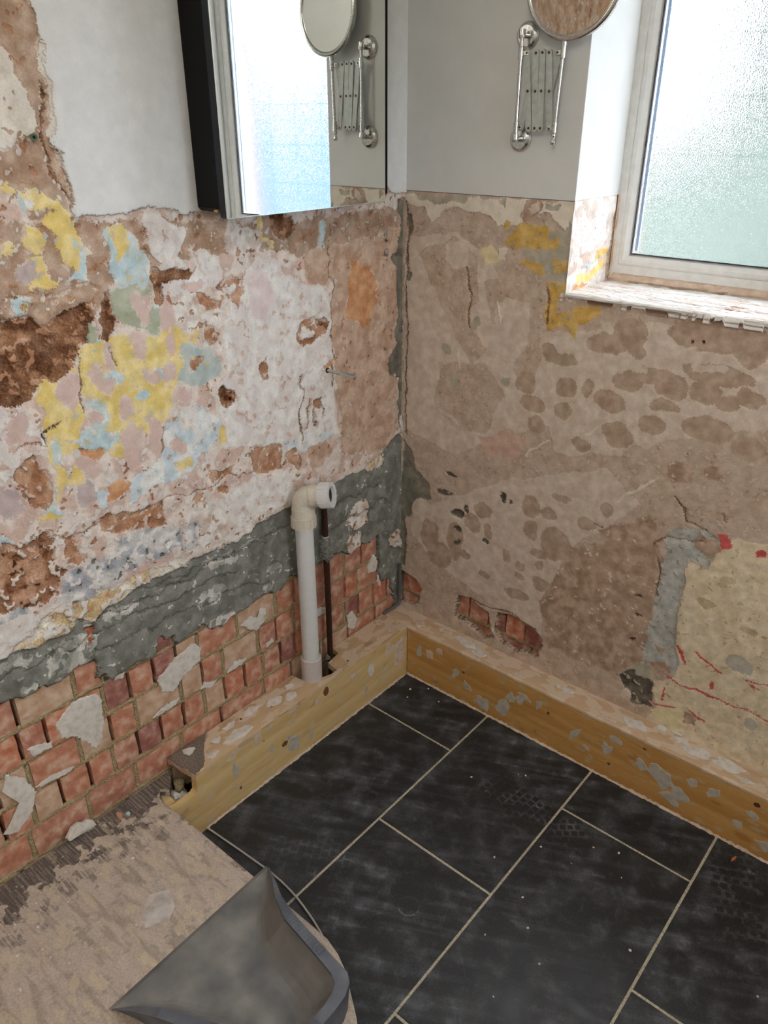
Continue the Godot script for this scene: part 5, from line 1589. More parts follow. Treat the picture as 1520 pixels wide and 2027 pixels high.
func plinth_right():
	var p := thing("pipe_boxing", "low timber boxing under the window wall, amber pine front flecked with grey plaster", "boxing", Vector3(0.0, 0.0, 0.0))
	var front := wood(1200, 170, rgb(206, 162, 98), rgb(174, 124, 64), rgb(190, 164, 124), 186, 0.09, 1.2, 8)
	var top := wood(1200, 170, rgb(212, 184, 152), rgb(186, 154, 124), rgb(218, 200, 178), 120, 0.06, 1.2, 9)
	lo_hi("front_board", Vector3(0.0888, 0.0, 0.060), Vector3(1.60, 0.1515, 0.078), front, p, 0.001, 0)
	lo_hi("top_board", Vector3(0.001, 0.1515, 0.001), Vector3(1.60, HP, 0.0795), top, p, 0.0035, 0)
	for s in [[0.184, 0.035, 0.024, 0.010, 2], [0.262, 0.040, 0.034, 0.014, 0], [0.309, 0.058, 0.020, 0.012, 0], [0.35, 0.02, 0.02, 0.006, 2], [0.429, 0.066, 0.018, 0.008, 2], [0.457, 0.020, 0.024, 0.007, 2], [0.552, 0.040, 0.020, 0.010, 0], [0.738, 0.048, 0.034, 0.018, 0], [0.787, 0.020, 0.012, 0.010, 0], [0.812, 0.012, 0.016, 0.006, 0], [0.838, 0.029, 0.016, 0.012, 0], [0.881, 0.042, 0.032, 0.016, 0], [0.942, 0.040, 0.030, 0.016, 0], [0.985, 0.060, 0.020, 0.006, 0], [1.05, 0.03, 0.02, 0.008, 2], [0.62, 0.02, 0.02, 0.006, 2], [0.68, 0.07, 0.026, 0.006, 2], [0.11, 0.05, 0.018, 0.012, 2]]:
		var st := mb()
		lump(st, Vector3(s[0], HP, s[1]), Vector3.RIGHT, Vector3.BACK, Vector3.UP, ragged(s[2], s[3], 13, 0.36), 0.0032)
		put("plaster_splash", st, [mats.residue, mats.residue_grey, mats.residue_pink][s[4]], p)
	for s in [[0.345, 0.031, 0.024, 0.022, 1, 0.0], [0.255, 0.085, 0.010, 0.018, 1, 0.3], [0.295, 0.060, 0.020, 0.010, 1, 0.6], [0.405, 0.052, 0.020, 0.026, 1, 0.5], [0.425, 0.096, 0.012, 0.016, 1, 0.2], [0.452, 0.104, 0.010, 0.018, 1, 0.4], [0.466, 0.118, 0.018, 0.008, 1, 0.3], [0.505, 0.117, 0.007, 0.016, 1, 0.2], [0.609, 0.084, 0.008, 0.022, 1, 0.5], [0.640, 0.060, 0.010, 0.006, 1, 0.2], [0.690, 0.087, 0.015, 0.015, 1, 0.7], [0.704, 0.124, 0.018, 0.010, 1, 0.2], [0.775, 0.090, 0.018, 0.012, 1, 0.6], [0.822, 0.082, 0.034, 0.024, 1, 0.6], [0.868, 0.058, 0.026, 0.018, 1, 0.5], [0.848, 0.038, 0.028, 0.014, 1, 0.4], [0.888, 0.110, 0.012, 0.012, 1, 0.3], [0.935, 0.112, 0.010, 0.018, 1, 0.8], [1.017, 0.104, 0.012, 0.008, 1, 0.4], [0.995, 0.062, 0.010, 0.012, 1, 0.5], [0.132, 0.100, 0.009, 0.020, 1, 0.1], [0.167, 0.105, 0.012, 0.014, 2, 0.0], [1.055, 0.04, 0.018, 0.016, 1, 0.4], [0.20, 0.13, 0.012, 0.01, 2, 0.1]]:
		var st := mb()
		lump(st, Vector3(s[0], s[1], 0.078), Vector3.RIGHT, Vector3.UP, Vector3.BACK, ragged(s[2], s[3], 13, 0.34, -s[5]), 0.0012)
		put("plaster_splash", st, [mats.residue, mats.residue_grey, mats.residue_pink][s[4]], p)
	for k in [[0.533, 0.105, 0.004, 0.005], [0.701, 0.046, 0.004, 0.004], [1.02, 0.135, 0.007, 0.006], [0.28, 0.10, 0.004, 0.004], [0.775, 0.138, 0.005, 0.003]]:
		var st := mb()
		lump(st, Vector3(k[0], k[1], 0.078), Vector3.RIGHT, Vector3.UP, Vector3.BACK, ragged(k[2], k[3], 12, 0.12), 0.0004)
		put("knot", st, plain(rgb(96, 60, 32), 0.6), p)
	var st := mb()
	crumbs(st, Vector3(0.09, 0.0, 0.0785), Vector3(1.6, 0.0, 0.0785), Vector3.BACK, 130)
	put("mortar_residue", st, mats.residue_pink, p)

# ------------------------------------------------------------------ plywood platform
func ply_texture() -> StandardMaterial3D:
	var w := 900
	var h := 900          # one texel a millimetre: u = x, v = z - 0.8
	var px := PackedByteArray()
	px.resize(w * h * 3)
	var hp := PackedFloat32Array()
	hp.resize(w * h)
	var r := RandomNumberGenerator.new()
	r.seed = 9
	var spots := []
	for k in 40: spots.append([r.randf() * 700, r.randf() * 520, r.randf_range(6, 34), r.randf_range(4, 16), r.randf() < 0.45])
	for y in h:
		for x in w:
			var a := nA[((y * 2) & 1023) << 10 | (x & 1023)]
			var b := nA[((y * 3 + 400) & 1023) << 10 | ((x >> 1) & 1023)]        # grain runs across the room, along u
			var q := nB[((y + 130) & 511) << 9 | ((x + 40) & 511)]
			var g := nC[(y & 511) << 9 | ((x >> 4) & 511)]
			var f := nC[(y & 511) << 9 | (x & 511)] - 128
			var c := rgb(174, 160, 148).lerp(rgb(198, 184, 170), a / 255.0)
			if b > 140: c = c.lerp(rgb(146, 130, 116), minf(1.0, (b - 140) / 60.0) * 0.45)
			if q > 165: c = c.lerp(rgb(140, 132, 126), minf(1.0, (q - 165) / 70.0) * 0.5)
			if a < 92: c = c.lerp(rgb(210, 195, 168), minf(1.0, (92 - a) / 30.0) * 0.5)
			# black grime worked into the grain in the band the tray never covered
			var edge := 64 + (q - 128) * 0.35 + (a - 128) * 0.16
			var grime := 0.0
			if x < edge: grime = 0.78 if g < 142 else 0.5
			elif x < edge + 50 and q > 112 and g > 112: grime = 0.4 * (1.0 - (x - edge) / 60.0) + 0.1
			if y < 48 + (q - 128) * 0.3 + x * 0.02 and x > 120 and x < 330 and g > 108: grime = maxf(grime, 0.45)
			c = c.lerp(rgb(74, 66, 62), grime)
			var i := (y * w + x) * 3
			px[i] = clampi(c.r8 + f / 9, 0, 255); px[i + 1] = clampi(c.g8 + f / 9, 0, 255); px[i + 2] = clampi(c.b8 + f / 9, 0, 255)
			hp[y * w + x] = g / 255.0 * (0.12 if x < edge + 20 else 0.0)
	for s in spots:
		for y in range(int(maxf(0, s[1] - s[3])), int(minf(h, s[1] + s[3]))):
			for x in range(int(maxf(0, s[0] - s[2])), int(minf(w, s[0] + s[2]))):
				var d := pow((x - s[0]) / s[2], 2) + pow((y - s[1]) / s[3], 2) + (nB[((y * 2) & 511) << 9 | ((x * 2) & 511)] - 128) / 120.0
				if d > 0.8: continue
				var i := (y * w + x) * 3
				var k: Color = Color8(px[i], px[i + 1], px[i + 2]).lerp(rgb(224, 206, 172) if s[4] else rgb(112, 104, 98), 0.34)
				px[i] = k.r8; px[i + 1] = k.g8; px[i + 2] = k.b8
	var m := StandardMaterial3D.new()
	m.albedo_texture = ImageTexture.create_from_image(Image.create_from_data(w, h, false, Image.FORMAT_RGB8, px))
	m.heightmap_enabled = true
	m.heightmap_texture = ImageTexture.create_from_image(Image.create_from_data(w, h, false, Image.FORMAT_RF, hp.to_byte_array()))
	m.heightmap_scale = 0.7
	m.roughness = 0.88
	m.metallic_specular = 0.25
	m.uv1_scale = Vector3(1.0 / 0.9, 1.0 / 0.9, 1)
	m.uv1_offset = Vector3(0, -0.8 / 0.9, 0)
	return m

func plywood():
	var p := thing("plywood_sheet", "dirty plywood sheet with a grimy ridged edge, laid over the old tray base", "plywood", Vector3.ZERO)
	var st := mb()
	var o := outline([0.006, 0.812, 0.020, 0.815, 0.034, 0.824, 0.049, 0.840, 0.040, 0.846, 0.033, 0.853, 0.046, 0.862, 0.070, 0.868, 0.097, 0.8675, 0.20, 0.8665, 0.32, 0.8660, 0.44, 0.8655, 0.542, 0.866, 0.575, 0.874, 0.600, 0.885, 0.634, 0.907, 0.672, 0.933, 0.715, 0.972, 0.75, 1.02, 0.78, 1.08, 0.80, 1.15, 0.81, 1.25, 0.81, 1.60, 0.006, 1.60])
	slab(st, o, Vector3(0, PLY, 0), Vector3.RIGHT, Vector3.BACK, Vector3.UP, -0.018, 0.0)
	put("sheet", st, ply_texture(), p)
	var bearer: Material = mats.core
	lo_hi("bearer", Vector3(0.10, 0.0, 0.90), Vector3(0.52, PLY - 0.018, 0.945), bearer, p)
	lo_hi("bearer", Vector3(0.02, 0.0, 1.20), Vector3(0.72, PLY - 0.018, 1.245), bearer, p)
	lo_hi("bearer", Vector3(0.02, 0.0, 1.52), Vector3(0.76, PLY - 0.018, 1.565), bearer, p)
	# torn sticker left on the sheet
	st = mb()
	slab(st, frayed(outline([0.232, 1.015, 0.252, 0.985, 0.290, 1.000, 0.302, 1.022, 0.283, 1.060, 0.252, 1.045]), 0.01, 0.0015), Vector3(0, PLY, 0), Vector3.RIGHT, Vector3.BACK, Vector3.UP, -0.0004, 0.0006)
	put("torn_label", st, noisy([[0.0, rgb(170, 160, 150)], [0.5, rgb(196, 190, 184)], [1.0, rgb(212, 208, 204)]], 0.02, 5.0, 0.8, 0.0, 61), p)

# ------------------------------------------------------------------ dustpan
func dustpan():
	var d := thing("dustpan", "large scuffed black plastic dustpan lying on the dirty plywood", "dustpan", Vector3(0.5, PLY, 1.0))
	var off := -d.position
	var m := noisy([[0.0, rgb(80, 84, 92)], [0.5, rgb(98, 102, 110)], [1.0, rgb(120, 123, 129)]], 0.012, 2.5, 0.5, 0.0, 62, 6)
	var inside := noisy([[0.0, rgb(98, 99, 99)], [0.5, rgb(122, 121, 119)], [1.0, rgb(150, 147, 142)]], 0.012, 2.5, 0.7, 0.02, 63, 6)
	# stations round the rim: inner rim (x, z), outer rim (x, z), height of the rim over the plywood, foot of the wall inside (x, z)
	var s := [
		[0.356, 0.836, 0.357, 0.8345, 0.004, 0.358, 0.839],
		[0.400, 0.862, 0.402, 0.857, 0.026, 0.393, 0.880],
		[0.444, 0.893, 0.450, 0.884, 0.050, 0.424, 0.925],
		[0.491, 0.916, 0.498, 0.899, 0.062, 0.462, 0.960],
		[0.545, 0.924, 0.556, 0.908, 0.066, 0.512, 0.975],
		[0.600, 0.932, 0.612, 0.9145, 0.067, 0.560, 0.982],
		[0.622, 0.936, 0.640, 0.918, 0.068, 0.582, 0.986],
		[0.638, 0.945, 0.654, 0.928, 0.068, 0.594, 0.990],
		[0.645, 0.960, 0.663, 0.948, 0.068, 0.600, 0.996],
		[0.648, 0.980, 0.666, 0.978, 0.068, 0.604, 1.000],
		[0.648, 1.010, 0.666, 1.010, 0.068, 0.606, 1.012],
		[0.645, 1.050, 0.663, 1.060, 0.068, 0.602, 1.030],
		[0.625, 1.074, 0.642, 1.094, 0.068, 0.584, 1.046],
		[0.545, 1.100, 0.556, 1.116, 0.066, 0.512, 1.060],
		[0.450, 1.136, 0.458, 1.150, 0.050, 0.428, 1.104],
		[0.400, 1.158, 0.404, 1.164, 0.026, 0.393, 1.140],
		[0.364, 1.177, 0.365, 1.179, 0.004, 0.366, 1.174],
	]
	var pan := mb()
	var rim := mb()
	var fy := PLY + 0.004
	var foot := []
	for e in s: foot.append(Vector3(e[5], fy + clampf((e[5] - 0.36) * 0.02, 0.0, 0.01), e[6]) + off)
	var mid := Vector3(0.50, fy + 0.003, 1.005) + off
	for i in s.size() - 1: flat_tri(pan, mid, foot[i], foot[i + 1], Vector3.UP)
	flat_tri(pan, mid, foot[0], foot[s.size() - 1], Vector3.UP)
	# lip under the floor edge
	var lip0 := Vector3(0.350, PLY + 0.0008, 0.834) + off
	var lip1 := Vector3(0.358, PLY + 0.0008, 1.180) + off
	flat_quad(pan, foot[0], foot[s.size() - 1], lip1, lip0, Vector3.UP + Vector3.LEFT * 0.3)
	for i in s.size() - 1:
		var a: Array = s[i]
		var b: Array = s[i + 1]
		var ia := Vector3(a[0], PLY + a[4], a[1]) + off
		var ib := Vector3(b[0], PLY + b[4], b[1]) + off
		var oa := Vector3(a[2], PLY + a[4], a[3]) + off
		var ob := Vector3(b[2], PLY + b[4], b[3]) + off
		var dn := Vector3(0, -0.006, 0)
		var inn: Vector3 = (ia - oa + ib - ob).normalized()
		var ja := ia + Vector3(0, -minf(0.007, a[4] * 0.5), 0)
		var jb := ib + Vector3(0, -minf(0.007, b[4] * 0.5), 0)
		# the wall sweeps up from the floor in a hollow curve
		var pa: Vector3 = foot[i]
		var pb: Vector3 = foot[i + 1]
		for k in range(1, 6):
			var t := k / 5.0
			var qa: Vector3 = foot[i].lerp(ja, t)
			var qb: Vector3 = foot[i + 1].lerp(jb, t)
			qa.y = lerpf(foot[i].y, ja.y, t * t)
			qb.y = lerpf(foot[i + 1].y, jb.y, t * t)
			flat_quad(pan, pa, pb, qb, qa, inn + Vector3.UP * 0.4)
			pa = qa
			pb = qb
		flat_quad(rim, ia, ib, jb, ja, inn)
		flat_quad(rim, ia, ib, ob, oa, Vector3.UP)
		flat_quad(rim, oa, ob, Vector3(ob.x, PLY + off.y + 0.001, ob.z) + inn * 0.004, Vector3(oa.x, PLY + off.y + 0.001, oa.z) + inn * 0.004, -inn)
	put("pan", pan, inside, d)
	put("rim", rim, m, d)
	# teeth moulded on the rim for combing the broom
	var n := 13
	for k in n:
		var t := float(k) / (n - 1)
		var p := Vector3(lerpf(0.489, 0.585, t), PLY + lerpf(0.061, 0.0672, t), lerpf(0.9085, 0.920, t)) + off
		var st := mb()
		bx(st, Vector3.ZERO, Vector3(0.0032, 0.004, 0.013), 0.0012)
		var o := put("comb_tooth", st, m, d)
		o.position = p
		o.rotation.y = -0.15
	# handle going back out of the picture
	var st := mb()
	tube(st, [Vector3(0.655, PLY + 0.058, 1.012) + off, Vector3(0.72, PLY + 0.066, 1.014) + off, Vector3(0.79, PLY + 0.064, 1.016) + off, Vector3(0.84, PLY + 0.052, 1.018) + off], 0.015, 16)
	put("handle", st, m, d)

# ------------------------------------------------------------------ pipes
func nut(st: SurfaceTool, at: Transform3D, r: float, len: float, hole: float, ribs := 14):
	# ring with flutes round it, open through the middle
	for k in ribs:
		for e in 2:
			var a0 := TAU * (k + e * 0.5) / ribs
			var a1 := TAU * (k + e * 0.5 + 0.5) / ribs
			var rr := r if e == 0 else r - 0.0012
			var p := []
			for q in [[a0, 0.0], [a1, 0.0], [a1, len], [a0, len]]: p.append(at * Vector3(cos(q[0]) * rr, q[1], sin(q[0]) * rr))
			flat_quad(st, p[0], p[1], p[2], p[3], at.basis * Vector3(cos((a0 + a1) / 2), 0, sin((a0 + a1) / 2)))
			var nr := r - 0.0012 if e == 0 else r
			flat_quad(st, at * Vector3(cos(a1) * rr, 0, sin(a1) * rr), at * Vector3(cos(a1) * nr, 0, sin(a1) * nr), at * Vector3(cos(a1) * nr, len, sin(a1) * nr), at * Vector3(cos(a1) * rr, len, sin(a1) * rr), at.basis * Vector3(-sin(a1), 0, cos(a1)))
			for y in [0.0, len]:
				flat_quad(st, at * Vector3(cos(a0) * rr, y, sin(a0) * rr), at * Vector3(cos(a1) * rr, y, sin(a1) * rr), at * Vector3(cos(a1) * hole, y, sin(a1) * hole), at * Vector3(cos(a0) * hole, y, sin(a0) * hole), at.basis * Vector3(0, y - len * 0.5, 0))
			flat_quad(st, at * Vector3(cos(a0) * hole, 0, sin(a0) * hole), at * Vector3(cos(a1) * hole, 0, sin(a1) * hole), at * Vector3(cos(a1) * hole, len, sin(a1) * hole), at * Vector3(cos(a0) * hole, len, sin(a0) * hole), at.basis * Vector3(-cos((a0 + a1) / 2), 0, -sin((a0 + a1) / 2)))

func waste_pipe():
	var base := Vector3(0.0455, 0.02, 0.4045)
	var w := thing("waste_pipe", "white plastic waste pipe standing in the boxing with an open elbow on top", "pipe", base)
	var ax := Vector3(0.0455, 0, 0.4045) - base
	var st := mb()
	lathe(st, [Vector2(0.0205, 0.0), Vector2(0.0205, 0.596)], Transform3D(Basis(), ax + Vector3(0, 0.02, 0)), 32)
	put("pipe", st, mats.pvc, w)
	st = mb()
	lathe(st, [Vector2(0.0205, 0.228), Vector2(0.0235, 0.2278), Vector2(0.0250, 0.226), Vector2(0.0256, 0.219), Vector2(0.0252, 0.165), Vector2(0.0225, 0.160), Vector2(0.0222, 0.02)], Transform3D(Basis(), ax), 32)
	put("socket", st, mats.pvc_pink, w)
	# compression elbow
	st = mb()
	nut(st, Transform3D(Basis(), ax + Vector3(0, 0.592, 0)), 0.0292, 0.024, 0.0206)
	put("nut", st, mats.pvc_old, w)
	st = mb()
	var dir := Vector3(0.88, 0.17, -0.44).normalized()
	var c := ax + Vector3(0, 0.664, 0)
	lathe(st, [Vector2(0.0262, 0.616), Vector2(0.0262, 0.6375), Vector2(0.0245, 0.639), Vector2(0.0238, 0.650)], Transform3D(Basis(), ax), 32)
	var bend := []
	for k in 9:
		var a := PI / 2 * k / 8.0
		bend.append(c + Vector3(0, -0.016, 0) + dir * (0.016 * (1.0 - cos(a))) + Vector3(0, 0.016 * sin(a), 0))
	bend.append(c + dir * 0.024)
	tube_wall(st, bend, 0.0238, 28)
	var hx := along(c + dir * 0.020, c + dir * 0.05)
	lathe(st, [Vector2(0.0238, 0.0), Vector2(0.0245, 0.002), Vector2(0.0258, 0.003), Vector2(0.0258, 0.024)], hx, 32)
	put("elbow", st, mats.pvc_old, w)
	st = mb()
	nut(st, along(c + dir * 0.043, c + dir * 0.08), 0.0290, 0.027, 0.0195)
	put("nut", st, mats.pvc, w)
	st = mb()
	lathe(st, [Vector2(0.0196, 0.016), Vector2(0.0165, 0.0145), Vector2(0.0160, 0.012), Vector2(0.0165, 0.010), Vector2(0.0196, 0.009)], along(c + dir * 0.046, c + dir * 0.08), 28)
	put("rubber_seal", st, plain(rgb(44, 42, 46), 0.7), w)
	st = mb()
	var inner := [c + dir * 0.060, c + dir * 0.030]
	for k in 9:
		var a := PI / 2 * (8 - k) / 8.0
		inner.append(c + Vector3(0, -0.016, 0) + dir * (0.016 * (1.0 - cos(a))) + Vector3(0, 0.016 * sin(a), 0))
	inner.append(c + Vector3(0, -0.10, 0))
	inner.append(c + Vector3(0, -0.40, 0))
	tube_wall(st, inner, 0.0172, 24)
	put("bore", st, mats.pvc_old, w)

func supply_pipe():
	var w := thing("supply_pipe", "thin rusty iron pipe on the bricks behind the white waste pipe", "pipe", Vector3(0.0225, 0.02, 0.3145))
	var st := mb()
	tube(st, [Vector3(0.001, 0, -0.001), Vector3(0, 0.14, 0), Vector3(0, 0.30, 0.0), Vector3(-0.001, 0.50, 0.0), Vector3(-0.0015, 0.628, 0.0005)], 0.0074, 16)
	put("pipe", st, mats.rust, w)
	st = mb()
	lathe(st, [Vector2(0.0076, 0.0), Vector2(0.0086, 0.001), Vector2(0.0086, 0.004), Vector2(0.0076, 0.005)], Transform3D(Basis(), Vector3(-0.001, 0.495, 0)), 20)
	put("solder_ring", st, mats.dull, w)
	for b in [[0.462, 0.014, 0.026], [0.447, 0.016, 0.03]]:
		st = mb()
		lump(st, Vector3(-0.018, b[0] + 0.01, 0), Vector3.BACK, Vector3.UP, Vector3.RIGHT, ragged(b[1], b[2], 14, 0.28), 0.028)
		put("cement_dab", st, mats.cement, w)
	st = mb()
	lump(st, Vector3(-0.004, 0.140, 0), Vector3.BACK, Vector3.RIGHT, Vector3.UP, ragged(0.014, 0.012, 12, 0.3), 0.012)
	put("cement_dab", st, mats.cement, w)

# ------------------------------------------------------------------ extending shaving mirror
func shaving_mirror():
	var o := Vector3(0.302, 1.373, 0.0135)
	var s := thing("shaving_mirror", "round chrome shaving mirror on a folded scissor arm beside the window", "mirror", o)
	for y in [0.0, 0.172]:
		var st := mb()
		lathe(st, [Vector2(0.0235, 0.0), Vector2(0.0235, 0.003), Vector2(0.0215, 0.0065), Vector2(0.017, 0.0095), Vector2(0.0, 0.010)], Transform3D(Basis(Vector3.RIGHT, Vector3.BACK, Vector3.DOWN), Vector3(0, y, 0)), 36)
		var r := put("wall_rose", st, mats.chrome, s)
		st = mb()
		rod(st, Vector3(0.0, y, 0.008), Vector3(0.0012, y, 0.0245), 0.0048, 16, 0.0008)
		lathe(st, [Vector2(0.0, -0.006), Vector2(0.0062, -0.005), Vector2(0.0068, 0.0), Vector2(0.0062, 0.009), Vector2(0.0, 0.010)], Transform3D(Basis(), Vector3(0.0012, y, 0.0245)), 20)
		put("post", st, mats.chrome, s)
	var st2 := mb()
	rod(st2, Vector3(0.0012, 0.006, 0.0245), Vector3(0.0012, 0.168, 0.0245), 0.0034, 14)
	put("wall_rod", st2, mats.chrome, s)
	# lattice: tops and bottoms of the bars (world x, y)
	var T := [Vector2(0.3147, 1.5159), Vector2(0.3339, 1.5151), Vector2(0.3474, 1.5153), Vector2(0.3609, 1.5147), Vector2(0.3785, 1.5140)]
	var B := [Vector2(0.3107, 1.3936), Vector2(0.3297, 1.3920), Vector2(0.3428, 1.3920), Vector2(0.3548, 1.3921), Vector2(0.3742, 1.3912)]
	for i in 4:
		for e in [[T[i], B[i + 1], 0.0345], [B[i], T[i + 1], 0.0315]]:
			var a: Vector2 = e[0]
			var b: Vector2 = e[1]
			var y := (b - a).normalized()
			var x := Vector2(y.y, -y.x)
			var pts := PackedVector2Array()
			for k in 7: pts.append(Vector2(cos(PI + PI * k / 6.0), sin(PI + PI * k / 6.0)) * 0.0062)
			for k in 7: pts.append(Vector2(0, a.distance_to(b)) + Vector2(cos(PI * k / 6.0), sin(PI * k / 6.0)) * 0.0062)
			var st := mb()
			slab(st, pts, Vector3(a.x, a.y, e[2]) - o, Vector3(x.x, x.y, 0), Vector3(y.x, y.y, 0), Vector3.BACK, 0.0, 0.0022)
			put("lattice_bar", st, mats.dull, s)
	for p in T + B + [(T[0] + B[1]) / 2, (T[1] + B[2]) / 2, (T[2] + B[3]) / 2, (T[3] + B[4]) / 2]:
		var st := mb()
		rod(st, Vector3(p.x, p.y, 0.031) - o, Vector3(p.x, p.y, 0.0377) - o, 0.0026, 10, 0.0006)
		put("rivet", st, mats.tarnish, s)
	# lugs that tie the lattice to the two rods
	for e in [[T[0], 0.3032, 1.5159], [B[0], 0.3032, 1.3936], [T[4], 0.3905, 1.514], [B[4], 0.3860, 1.3935]]:
		var st := mb()
		bx(st, (Vector3(e[0].x, e[0].y, 0.034) + Vector3(e[1], e[2], 0.037)) * 0.5 - o, Vector3(absf(e[1] - e[0].x) + 0.006, 0.009, 0.004), 0.001)
		rod(st, Vector3(e[1], e[2] - 0.010, 0.038) - o, Vector3(e[1], e[2] + 0.010, 0.038) - o, 0.0048, 14, 0.0008)
		put("lug", st, mats.chrome, s)
	var st3 := mb()
	rod(st3, Vector3(0.3852, 1.374, 0.038) - o, Vector3(0.3912, 1.540, 0.038) - o, 0.0033, 14)
	lathe(st3, [Vector2(0, 0), Vector2(0.0042, 0.001), Vector2(0.0052, 0.005), Vector2(0.0040, 0.009), Vector2(0.0026, 0.011), Vector2(0.0046, 0.016), Vector2(0.0046, 0.019), Vector2(0.0, 0.020)], Transform3D(Basis(), Vector3(0.3850, 1.3635, 0.038) - o), 18)
	rod(st3, Vector3(0.3909, 1.522, 0.038) - o, Vector3(0.3914, 1.543, 0.038) - o, 0.0048, 16, 0.0008)
	put("swing_rod", st3, mats.chrome, s)
	# the round mirror itself
	var c := Vector3(0.4001, 1.619, 0.0376) - o
	var face := Transform3D(Basis.from_euler(Vector3(deg_to_rad(-1.4), deg_to_rad(4.6), 0)) * Basis(Vector3.RIGHT, Vector3.BACK, Vector3.DOWN), c)
	var ring := []
	for k in 72: ring.append(face * Vector3(cos(TAU * k / 72.0) * 0.0842, 0.0, sin(TAU * k / 72.0) * 0.0842))
	var st4 := mb()
	tube(st4, ring, 0.0056, 14, true)
	put("ring", st4, mats.chrome, s)
	st4 = mb()
	lathe(st4, [Vector2(0.0, 0.0015), Vector2(0.0805, 0.0022)], face, 64)
	put("mirror_glass", st4, mats.mirror, s)
	st4 = mb()
	lathe(st4, [Vector2(0.083, -0.001), Vector2(0.070, -0.008), Vector2(0.0, -0.011)], face, 64)
	put("back_shell", st4, mats.chrome, s)

# ------------------------------------------------------------------ small things
func small_things():
	# wall stud: threaded bolt with a sleeve, and a shot of old plug round it
	var b := thing("wall_bolt", "shiny steel bolt sticking straight out of the whitish plaster", "bolt", Vector3(0.012, 0.9152, 0.2785))
	var st := mb()
	rod(st, Vector3(-0.01, 0, 0), Vector3(0.050, 0, 0), 0.0030, 12)
	for k in 13: lathe(st, [Vector2(0.0030, 0.0), Vector2(0.0037, 0.0011), Vector2(0.0030, 0.0022)], along(Vector3(0.002 + k * 0.003, 0, 0), Vector3(1, 0, 0)), 12)
	put("thread", st, mats.dull, b)
	st = mb()
	rod(st, Vector3(0.040, 0, 0), Vector3(0.083, 0, 0), 0.0050, 18, 0.0012)
	put("sleeve", st, mats.steel, b)
	st = mb()
	lathe(st, [Vector2(0.0, 0.003), Vector2(0.0055, 0.0025), Vector2(0.0065, 0.0), Vector2(0.0062, -0.006)], along(Vector3(0, 0, 0), Vector3(1, 0, 0)), 16)
	put("plug", st, mats.rust, b)
	# copper stub end in its chipped hole
	var c := thing("pipe_stub", "cut copper pipe end poking from a chipped hole in the plaster", "pipe stub", Vector3(0.008, 0.923, 0.557))
	st = mb()
	lathe(st, [Vector2(0.0, -0.03), Vector2(0.0040, -0.03), Vector2(0.0040, 0.010), Vector2(0.0056, 0.010), Vector2(0.0056, -0.01)], along(Vector3.ZERO, Vector3(1, 0, 0)), 18)
	put("tube", st, mats.copper, c)
	# green wall plug
	var g := thing("wall_plug", "small green plastic plug in the tan plaster beside the white skim", "wall plug", Vector3(0.012, 1.385, 0.856))
	st = mb()
	lathe(st, [Vector2(0.0, -0.018), Vector2(0.0022, -0.018), Vector2(0.0022, 0.0065), Vector2(0.0050, 0.0065), Vector2(0.0052, 0.005), Vector2(0.0038, 0.003), Vector2(0.0038, -0.01)], along(Vector3(0, 0, 0), Vector3(1, 0, 0.25)), 14)
	put("sleeve", st, mats.green, g)
	# two drilled holes under the sill
	for h in [[0.697, 1.040, "left of the pair of drilled holes below the window sill, edges chipped"], [0.718, 1.042, "right of the pair of drilled holes below the window sill, edges chipped"]]:
		var o := thing("screw_hole", h[2], "hole", Vector3(h[0], h[1], 0.0122))
		st = mb()
		lathe(st, [Vector2(0.0, -0.050), Vector2(0.0036, -0.049), Vector2(0.0037, -0.002), Vector2(0.0050, 0.0004), Vector2(0.0062, -0.0003)], along(Vector3.ZERO, Vector3(0, 0, 1)), 16)
		put("bore", st, mats.old_plaster, o)
	# grey cable in the corner
	st = mb()
	tube(st, [Vector3(0.018, 0.31, 0.026), Vector3(0.018, 0.25, 0.026), Vector3(0.018, 0.195, 0.027), Vector3(0.017, 0.182, 0.032), Vector3(0.014, 0.176, 0.044), Vector3(0.010, 0.173, 0.066), Vector3(0.008, 0.171, 0.085)], 0.0046, 12)
	tag(put("cable", st, plain(rgb(92, 94, 92), 0.7)), "grey cable turning out of the corner just above the timber boxing", "cable")
	# pale bead of old sealant curving over the tiles
	st = mb()
	var curve := Curve3D.new()
	var pts := [Vector3(0.095, 0.003, 0.788), Vector3(0.186, 0.003, 0.781), Vector3(0.274, 0.003, 0.775), Vector3(0.353, 0.003, 0.779), Vector3(0.428, 0.004, 0.795), Vector3(0.491, 0.004, 0.817), Vector3(0.559, 0.004, 0.847), Vector3(0.612, 0.004, 0.878), Vector3(0.67, 0.004, 0.925), Vector3(0.73, 0.004, 0.99)]
	for i in pts.size():
		var t: Vector3 = (pts[mini(i + 1, pts.size() - 1)] - pts[maxi(i - 1, 0)]) / 6.0
		curve.add_point(pts[i], -t, t)
	tube(st, Array(curve.tessellate(4, 2.0)), 0.0022, 8)
	tag(put("sealant_bead", st, mats.bead), "thin pale bead of sealant curving across the dark tiles beside the plywood", "sealant")
	# chunks and crumbs on the plywood
	var k1 := thing("plaster_chunk", "large white plaster chunk leaning on the bricks on the plywood's grimy edge", "plaster chunk", Vector3(0.012, PLY, 1.022))
	st = mb()
	lump(st, Vector3.ZERO, Vector3(0.1, 0.25, 1.0).normalized(), Vector3(-0.25, 1.0, 0).normalized(), Vector3(1, 0.3, 0).normalized(), outline([-0.020, 0.002, 0.030, 0.0, 0.034, 0.010, 0.018, 0.026, 0.002, 0.030, -0.008, 0.024, -0.018, 0.026, -0.030, 0.018, -0.034, 0.004]), 0.009)
	put("chunk", st, mats.residue, k1)
